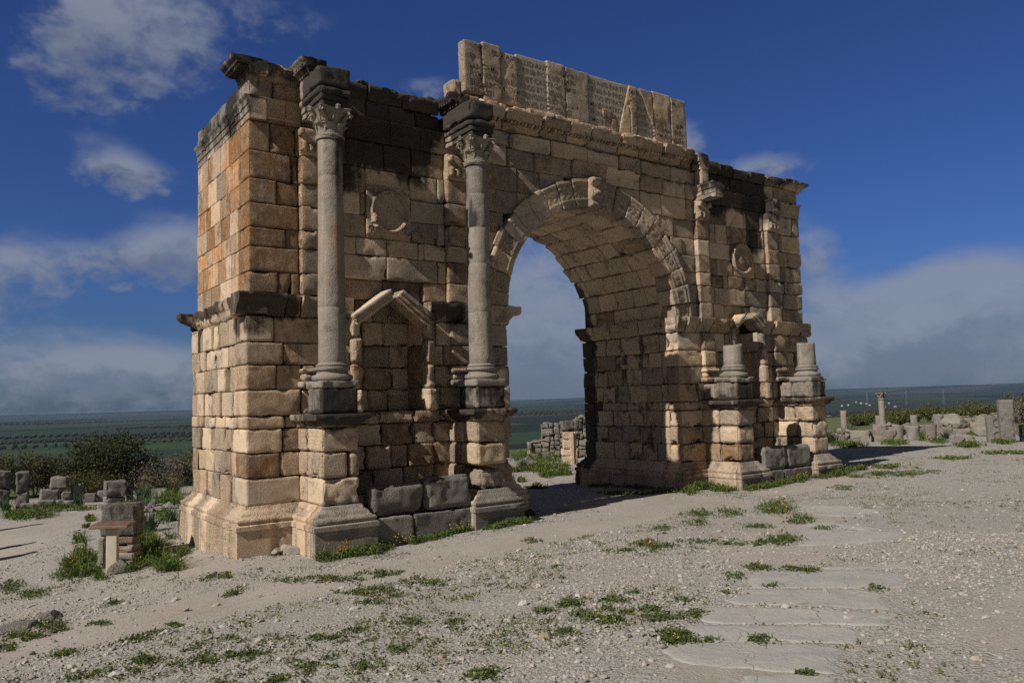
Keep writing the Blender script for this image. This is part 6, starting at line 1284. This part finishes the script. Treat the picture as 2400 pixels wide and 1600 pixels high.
for p in WEEDS:
    n = int(p[6]*1.5); h_ = p[7]; area = abs(p[2]*p[5]-p[3]*p[4]); nc = max(2, int(n/14)); X, Y = spread_patch(p, nc); ok = clear_of(X, Y); X, Y = X[ok], Y[ok]; nc = len(X)
    if nc == 0: continue
    per = 22; R_ = (.035+.05*h_/.15)*RNG.uniform(.5, 1.3, nc); ci = np.repeat(np.arange(nc), per); d = RNG.normal(size=(nc*per, 3))*np.array([1, 1, .0]); hh = h_*RNG.uniform(.2, .65, nc)
    P = np.stack([X[ci]+d[:, 0]*R_[ci], Y[ci]+d[:, 1]*R_[ci], ground_z(X, Y)[ci]+hh[ci]*RNG.uniform(.0, 1, nc*per)*np.exp(-(d[:, 0]**2+d[:, 1]**2)*.4)+.008], 1)
    leaves(mb, P, RNG.uniform(.02, .05, len(P))*(1+h_*2), col=(RNG.uniform(0, .12), 0, 0), aspect=.5)
    blades(mb, P[::5]*np.array([1, 1, 0])+np.array([0, 0, 1])*ground_z(P[::5, 0], P[::5, 1])[:, None], h_*.8, .008, .7)
    if n > 130:
        q = P[RNG.integers(0, len(P), max(2, n//45))]+np.array([0, 0, .03]); leaves(fy, np.repeat(q, 3, 0)+RNG.normal(0, .005, (len(q)*3, 3)), .014)
def stuff(mb, name, mat, label, cat):
    o = mb.build(name, mat, None, smooth=False); return tag(o, label, cat, kind='stuff')
# thin sprinkling of tiny weeds over the gravel
n = 13000; rr = 5.2+36*RNG.uniform(0, 1, n)**1.35; tt = RNG.uniform(-.02, 1.3, n); X = CX+rr*np.sin(tt); Y = CY+rr*np.cos(tt); Pn = np.stack([X, Y, X*0], 1)
k = clear_of(X, Y)&~on_slabs(X, Y)&(fbm(Pn, .7, 4, 107) > .48)&(pathness(X, Y) < .3)&(RNG.uniform(0, 1, n) < np.where((tt > .85)&(rr < 17), .25, 1)); X, Y = X[k], Y[k]; ci = np.repeat(np.arange(len(X)), 9); sc = RNG.uniform(.5, 1.4, len(X))
sc = sc*(1+np.hypot(X-CX, Y-CY)/18); P = np.stack([X[ci]+RNG.normal(0, .03, len(ci))*sc[ci], Y[ci]+RNG.normal(0, .03, len(ci))*sc[ci], ground_z(X, Y)[ci]+RNG.uniform(.0, .035, len(ci))], 1); leaves(mb, P, RNG.uniform(.02, .045, len(P)), col=np.stack([RNG.uniform(0, .45, len(P)), P[:, 0]*0, P[:, 0]*0], 1))
stuff(mb, 'weeds', M_WEED, 'low green weeds scattered over the stony ground before the arch', 'weeds')
mb = MB()
for p in GRASS+GRASS2+BASEG:
    n = int(p[6]*2.2); X, Y = spread_patch(p, n); ok = clear_of(X, Y); X, Y = X[ok], Y[ok]
    if len(X) == 0: continue
    ok = fbm(np.stack([X, Y, X*0], 1), 1.6 if p in GRASS2 else 2.6, 3, 121) > (.50 if p in GRASS2 else .42); X, Y = X[ok], Y[ok]
    if len(X) < 4: continue
    dist = math.hypot(p[0]-CX, p[1]-CY); blades(mb, np.stack([X, Y, ground_z(X, Y)-.01], 1), p[7]*(.65 if p in GRASS2 and p[7] < .2 else 1)*RNG.uniform(.35, 1.15, len(X)), .009+.0006*dist, .75)
    m_ = len(X)//2; leaves(mb, np.stack([X[:m_], Y[:m_], ground_z(X[:m_], Y[:m_])+RNG.uniform(.0, .7, m_)*p[7]], 1), RNG.uniform(.03, .07, m_)*(1+dist/45), col=(.02, 0, 0))
# grass and weeds hugging the foot of the masonry
def strip(x0, y0, x1, y1, n, h_, wd=.16):
    t = RNG.uniform(0, 1, n); d = np.abs(RNG.normal(0, wd, n)); L = math.hypot(x1-x0, y1-y0); nx, ny = (y1-y0)/L, -(x1-x0)/L
    X = x0+(x1-x0)*t+nx*d; Y = y0+(y1-y0)*t+ny*d; k = clear_of(X, Y)&(fbm(np.stack([X, Y, X*0], 1), 1.9, 2, 123) > .40); X, Y = X[k], Y[k]; hh = h_*RNG.uniform(.3, 1.1, len(X)); z = ground_z(X, Y)
    blades(mb, np.stack([X, Y, z-.01], 1), hh, .014, .7); P = np.repeat(np.stack([X, Y, z], 1), 3, 0); P[:, 2] += np.repeat(hh, 3)*RNG.uniform(.05, .8, len(P)); P[:, :2] += RNG.normal(0, .03, (len(P), 2)); leaves(mb, P, RNG.uniform(.025, .06, len(P)), col=(.02, 0, 0))
for a in ((.74, -1.63, 2.1, -1.63, 900, .24, .2), (2.1, -1.43, 4.4, -1.43, 1100, .17, .16), (4.42, -1.63, 5.8, -1.63, 700, .16, .14), (.2, -.4, .72, -.4, 60, .1), (-.38, 0, -.38, 4, 90, .1), (5.8, -1.6, 5.8, -.4, 120, .12), (12.36, 3.5, 12.36, -.38, 900, .12, .25), (12.4, -.4, 13.45, -.4, 700, .3, .18), (13.45, -1.63, 14.85, -1.63, 650, .2, .16), (14.85, -1.43, 17.2, -1.43, 900, .2, .18), (17.1, -1.63, 18.6, -1.63, 350, .18, .2), (18.6, -1.6, 19.4, -.4, 500, .22, .3)):
    p0 = a[:4]; strip(*a)
stuff(mb, 'grass', M_GRASS, 'fresh green grass round the stones and along the foot of the arch', 'grass')
def flowers(mb, p, n, s, zmax):
    X, Y = spread_patch(p, n); ok = clear_of(X, Y); X, Y = X[ok], Y[ok]; Q = np.stack([X, Y, ground_z(X, Y)+RNG.uniform(.15, 1, len(X))*zmax], 1); leaves(mb, np.repeat(Q, 4, 0)+RNG.normal(0, s*.25, (len(Q)*4, 3)), s)
flowers(fo, (1.2, -1.80, .42, -.08, .05, .16), 42, .022, .32); flowers(fo, WEEDS[3], 14, .03, .3); flowers(fo, GRASS[0], 10, .035, .25); flowers(fo, WEEDS[9], 4, .03, .15)
for p in BASEG: flowers(fy, p, int(p[6]/30), .014, p[7]*1.1)
for q in ((2.6, -1.6, .5, 0, 0, .1), (16.2, -1.6, .8, 0, 0, .1), (4, -1.55, .4, 0, 0, .08)): flowers(fy, q, 26, .018, .26)
for p in GRASS2: flowers(fy, p, int(p[6]/30), .022, p[7])
stuff(fo, 'orange_flowers', M_ORANGEF, 'small orange marigolds at the foot of the first pedestal', 'flowers'); stuff(fy, 'yellow_flowers', M_YELLOWF, 'tiny yellow flowers in the weeds and grass', 'flowers')
# loose stones
def scatter(n, r0, r1, t0, t1, pw=1.0):
    rr = r0+(r1-r0)*RNG.uniform(0, 1, n)**pw; tt = RNG.uniform(t0, t1, n); return CX+rr*np.sin(tt), CY+rr*np.cos(tt), rr
mb = MB()
X, Y, rr = scatter(64000, 4.4, 15, -.06, 1.30, .85); s = np.exp(RNG.normal(-4.55, .42, len(X)))*(1+rr*.02)
pn = pathness(X, Y); Pn = np.stack([X, Y, X*0], 1); dn = fbm(Pn, .6, 3, 109); keep = clear_of(X, Y)&(RNG.uniform(0, 1, len(X)) < (1.0-.88*pn)*np.clip(.15+2.6*(dn-.34), 0, 1))
ins = on_slabs(X, Y)
keep &= (~ins)|(RNG.uniform(0, 1, len(X)) < .035); X, Y, s = X[keep], Y[keep], s[keep]
stones(mb, np.stack([X, Y, ground_z(X, Y)], 1), s, 0)
X, Y, rr = scatter(34000, 15, 42, -.06, 1.24, .9); s = np.exp(RNG.normal(-4.1, .40, len(X))); keep = clear_of(X, Y)&(RNG.uniform(0, 1, len(X)) < (1-.9*pathness(X, Y))*(.35+1.2*(fbm(np.stack([X, Y, X*0], 1), .5, 3, 111)-.3))); stones(mb, np.stack([X, Y, ground_z(X, Y)], 1)[keep], s[keep], 0)
X, Y, rr = scatter(950, 4.8, 24, -.05, 1.25, 1.1); s = RNG.uniform(.022, .055, len(X)); keep = clear_of(X, Y)&(RNG.uniform(0, 1, len(X)) < (1-.8*pathness(X, Y)))&(RNG.uniform(0, 1, len(X)) < np.where(np.arctan2(X-CX, Y-CY) > .75, .4, 1)); stones(mb, np.stack([X, Y, ground_z(X, Y)], 1)[keep], s[keep], 1, .3, .6)
o = mb.build('gravel', M_GRAVEL, None, smooth=False); tag(o, 'loose pale gravel and small stones strewn over the ground', 'gravel', kind='stuff')


# ---------------------------------------------------------------- the plain far below: olive groves, town, masts
mb = MB(); pts = []
grng = np.random.default_rng(5)
for k in range(34):
    t = grng.uniform(-.05, 1.25); r = 480*math.exp(grng.uniform(0, 2.5)); cx0, cy0 = CX+r*math.sin(t), CY+r*math.cos(t); L = grng.uniform(160, 420)*(1+r/2500); Wd = grng.uniform(30, 80)*(1+r/2500); a = -t+grng.uniform(-.2, .2); st_ = (8+r*.0035)
    nx, ny = int(L/st_), int(Wd/st_); u, v = np.meshgrid(np.arange(nx)*st_-L/2, np.arange(ny)*st_-Wd/2); u = u.ravel()+grng.normal(0, 1.2, u.size); v = v.ravel()+grng.normal(0, 1.2, v.size)
    pts.append(np.stack([cx0+u*math.cos(a)-v*math.sin(a), cy0+u*math.sin(a)+v*math.cos(a), np.full(len(u), 1.4+r*.0005)], 1))
P = np.concatenate(pts); P = P[grng.uniform(0, 1, len(P)) < np.clip(.2+1.6*fbm(P*np.array([1, 1, 0]), .012, 2, 131), 0, 1)]
if len(P) > 16000: P = P[grng.permutation(len(P))[:16000]]
s = P[:, 2]*grng.uniform(.7, 1.35, len(P)); V, F = ICO1; n, k = len(P), len(V); jit = grng.uniform(.7, 1.25, (n, k, 1)); Z = ground_z(P[:, 0], P[:, 1])
Q = V[None]*jit*s[:, None, None]*np.array([1.15, 1.15, .95])+np.stack([P[:, 0], P[:, 1], Z+s*.8], 1)[:, None]
C = np.zeros((n*k, 4)); C[:, 0] = np.repeat(grng.uniform(0, 1, n), k); mb.add(Q.reshape(-1, 3), (F[None]+(np.arange(n)*k)[:, None, None]).reshape(-1, 3), C)
o = mb.build('olive_groves', leaf_mat('olive_crown', [(0, (.008, .012, .007)), (.7, (.015, .021, .013)), (1, (.026, .031, .02))], 0), None, smooth=False); tag(o, 'far olive groves standing in rows on the green plain', 'olive groves', kind='stuff')
# town: small white houses far right
M_WHITE = plain_mat('white_render', (.42, .40, .37), (.34, .32, .29), .8, .2, 0); M_ROOF = plain_mat('flat_roof', (.40, .33, .27), (.33, .28, .24), .8, .2, 0)
def far_dir(px_, py_): # a point of the plain in the direction of a place in the view
    f = 27.594/36*2400; v = Vector(R[0])*((px_-1200)/f)-Vector(R[1])*((py_-800)/f)-Vector(R[2]); return v
HS = ['long low white building nearest the arch edge', 'white house left of the slim column, at the left end of the far row', 'white house in the far row, second from the left', 'bright white house in the middle of the far row', 'cream house in the far row right of the bright one', 'small cream house above the far row', 'white house left of the slim column head', 'small house right of the slim column head', 'cream house low right of the slim column', 'last white house of the town at right', 'tiny white farmhouse on the far slope through the arch', 'small house beside the tiny farmhouse through the arch']
HP = [(1944, 967, 1500, 14, 5), (1975, 949, 2600, 13, 7), (1990, 948, 2700, 12, 6), (2020, 944, 3000, 17, 8), (2032, 945, 2900, 12, 6), (2008, 941, 3300, 13, 7), (2040, 949, 2600, 13, 6), (2085, 943, 2900, 12, 6), (2075, 951, 2300, 11, 5), (2100, 951, 2300, 14, 6), (1352, 979, 1900, 8, 4), (1358, 979, 1900, 6, 4)]
for (px_, py_, dist, wd, hh), lb in zip(HP, HS):
    v = far_dir(px_, py_); q = math.hypot(v.x, v.y); x, y = CX+v.x/q*dist, CY+v.y/q*dist; z = gz(x, y); wd *= .72; hh *= .6; t = empty('town_house', (x, y, z), 'far '+lb, 'house', 'far houses of the town')
    mb = MB(); rblock(mb, (x-wd/2, y-wd/3, z-2), (x+wd/2, y+wd/3, z+hh), .15, 0, 8, '', (.5, 0, 0, 0), 0); mb.build('wall', M_WHITE, t, smooth=False)
    mb = MB(); rblock(mb, (x-wd/2-.3, y-wd/3-.3, z+hh+.01), (x+wd/2+.3, y+wd/3+.3, z+hh+.5), .1, 0, 8, '', (.5, 0, 0, 0), 0); mb.build('roof', M_ROOF, t, smooth=False)
# power masts
for (px_, dist, hh), lb in zip(((2032, 2500, 42), (2124, 2700, 44), (2211, 2600, 44)), ('faint lattice mast above the town, left of the slim column', 'faint lattice mast right of the slim column', 'faint lattice mast above the tallest hedge bush')):
    v = far_dir(px_, 930); q = math.hypot(v.x, v.y); x, y = CX+v.x/q*dist, CY+v.y/q*dist; z = gz(x, y); mb = MB()
    for sx_, sy_ in ((-1, -1), (1, -1), (1, 1), (-1, 1)): tube(mb, [(x+sx_*3.2, y+sy_*3.2, z-1), (x+sx_*1.3, y+sy_*1.3, z+hh*.6), (x+sx_*.4, y+sy_*.4, z+hh)], [.16, .14, .12], 4)
    for k in range(8):
        z0 = z+hh*k/8; w0 = 3.2-2.7*k/8
        for e in (-1, 1): tube(mb, [(x-w0*e, y-w0, z0), (x+w0*e*.85, y-w0*.85, z0+hh/8)], [.08, .08], 4); tube(mb, [(x-w0, y-w0*e, z0), (x-w0*.85, y+w0*e*.85, z0+hh/8)], [.08, .08], 4)
    for zz, ww in ((.72, 8), (.84, 7), (.95, 5)): tube(mb, [(x-ww, y+ww*.3, z+hh*zz), (x, y, z+hh*zz+.8), (x+ww, y-ww*.3, z+hh*zz)], [.09, .14, .09], 4)
    solo(mb, 'power_mast', plain_mat('galvanised_steel', (.22, .23, .24), (.18, .19, .20), .5, 1, 0), (x, y, z), lb, 'mast', 'far power masts')

# ---------------------------------------------------------------- haze of the air over the plain
def build_haze():
    m = bpy.data.materials.new('haze_air'); m.use_nodes = True; nt = NT(m.node_tree); out = nt.node('ShaderNodeOutputMaterial'); v = nt.node('ShaderNodeVolumePrincipled')
    v.inputs['Color'].default_value = (.30, .43, .66, 1); v.inputs['Density'].default_value = HAZE_DENSITY; v.inputs['Anisotropy'].default_value = .0; nt.l.new(v.outputs[0], out.inputs['Volume'])
    s = 12500; z0, z1 = -75.0, 18.0; mb = MB(); V = np.array([(CX+a*s, CY+b*s, z) for z in (z0, z1) for a, b in ((-1, -1), (1, -1), (1, 1), (-1, 1))], float)
    mb.add(V, np.array([(3, 2, 1, 0), (4, 5, 6, 7), (0, 1, 5, 4), (1, 2, 6, 5), (2, 3, 7, 6), (3, 0, 4, 7)])); o = mb.build('haze', m, smooth=False); tag(o, 'thin blue haze lying over the far plain', 'haze', kind='stuff')
HAZE_DENSITY = .00005
build_haze()
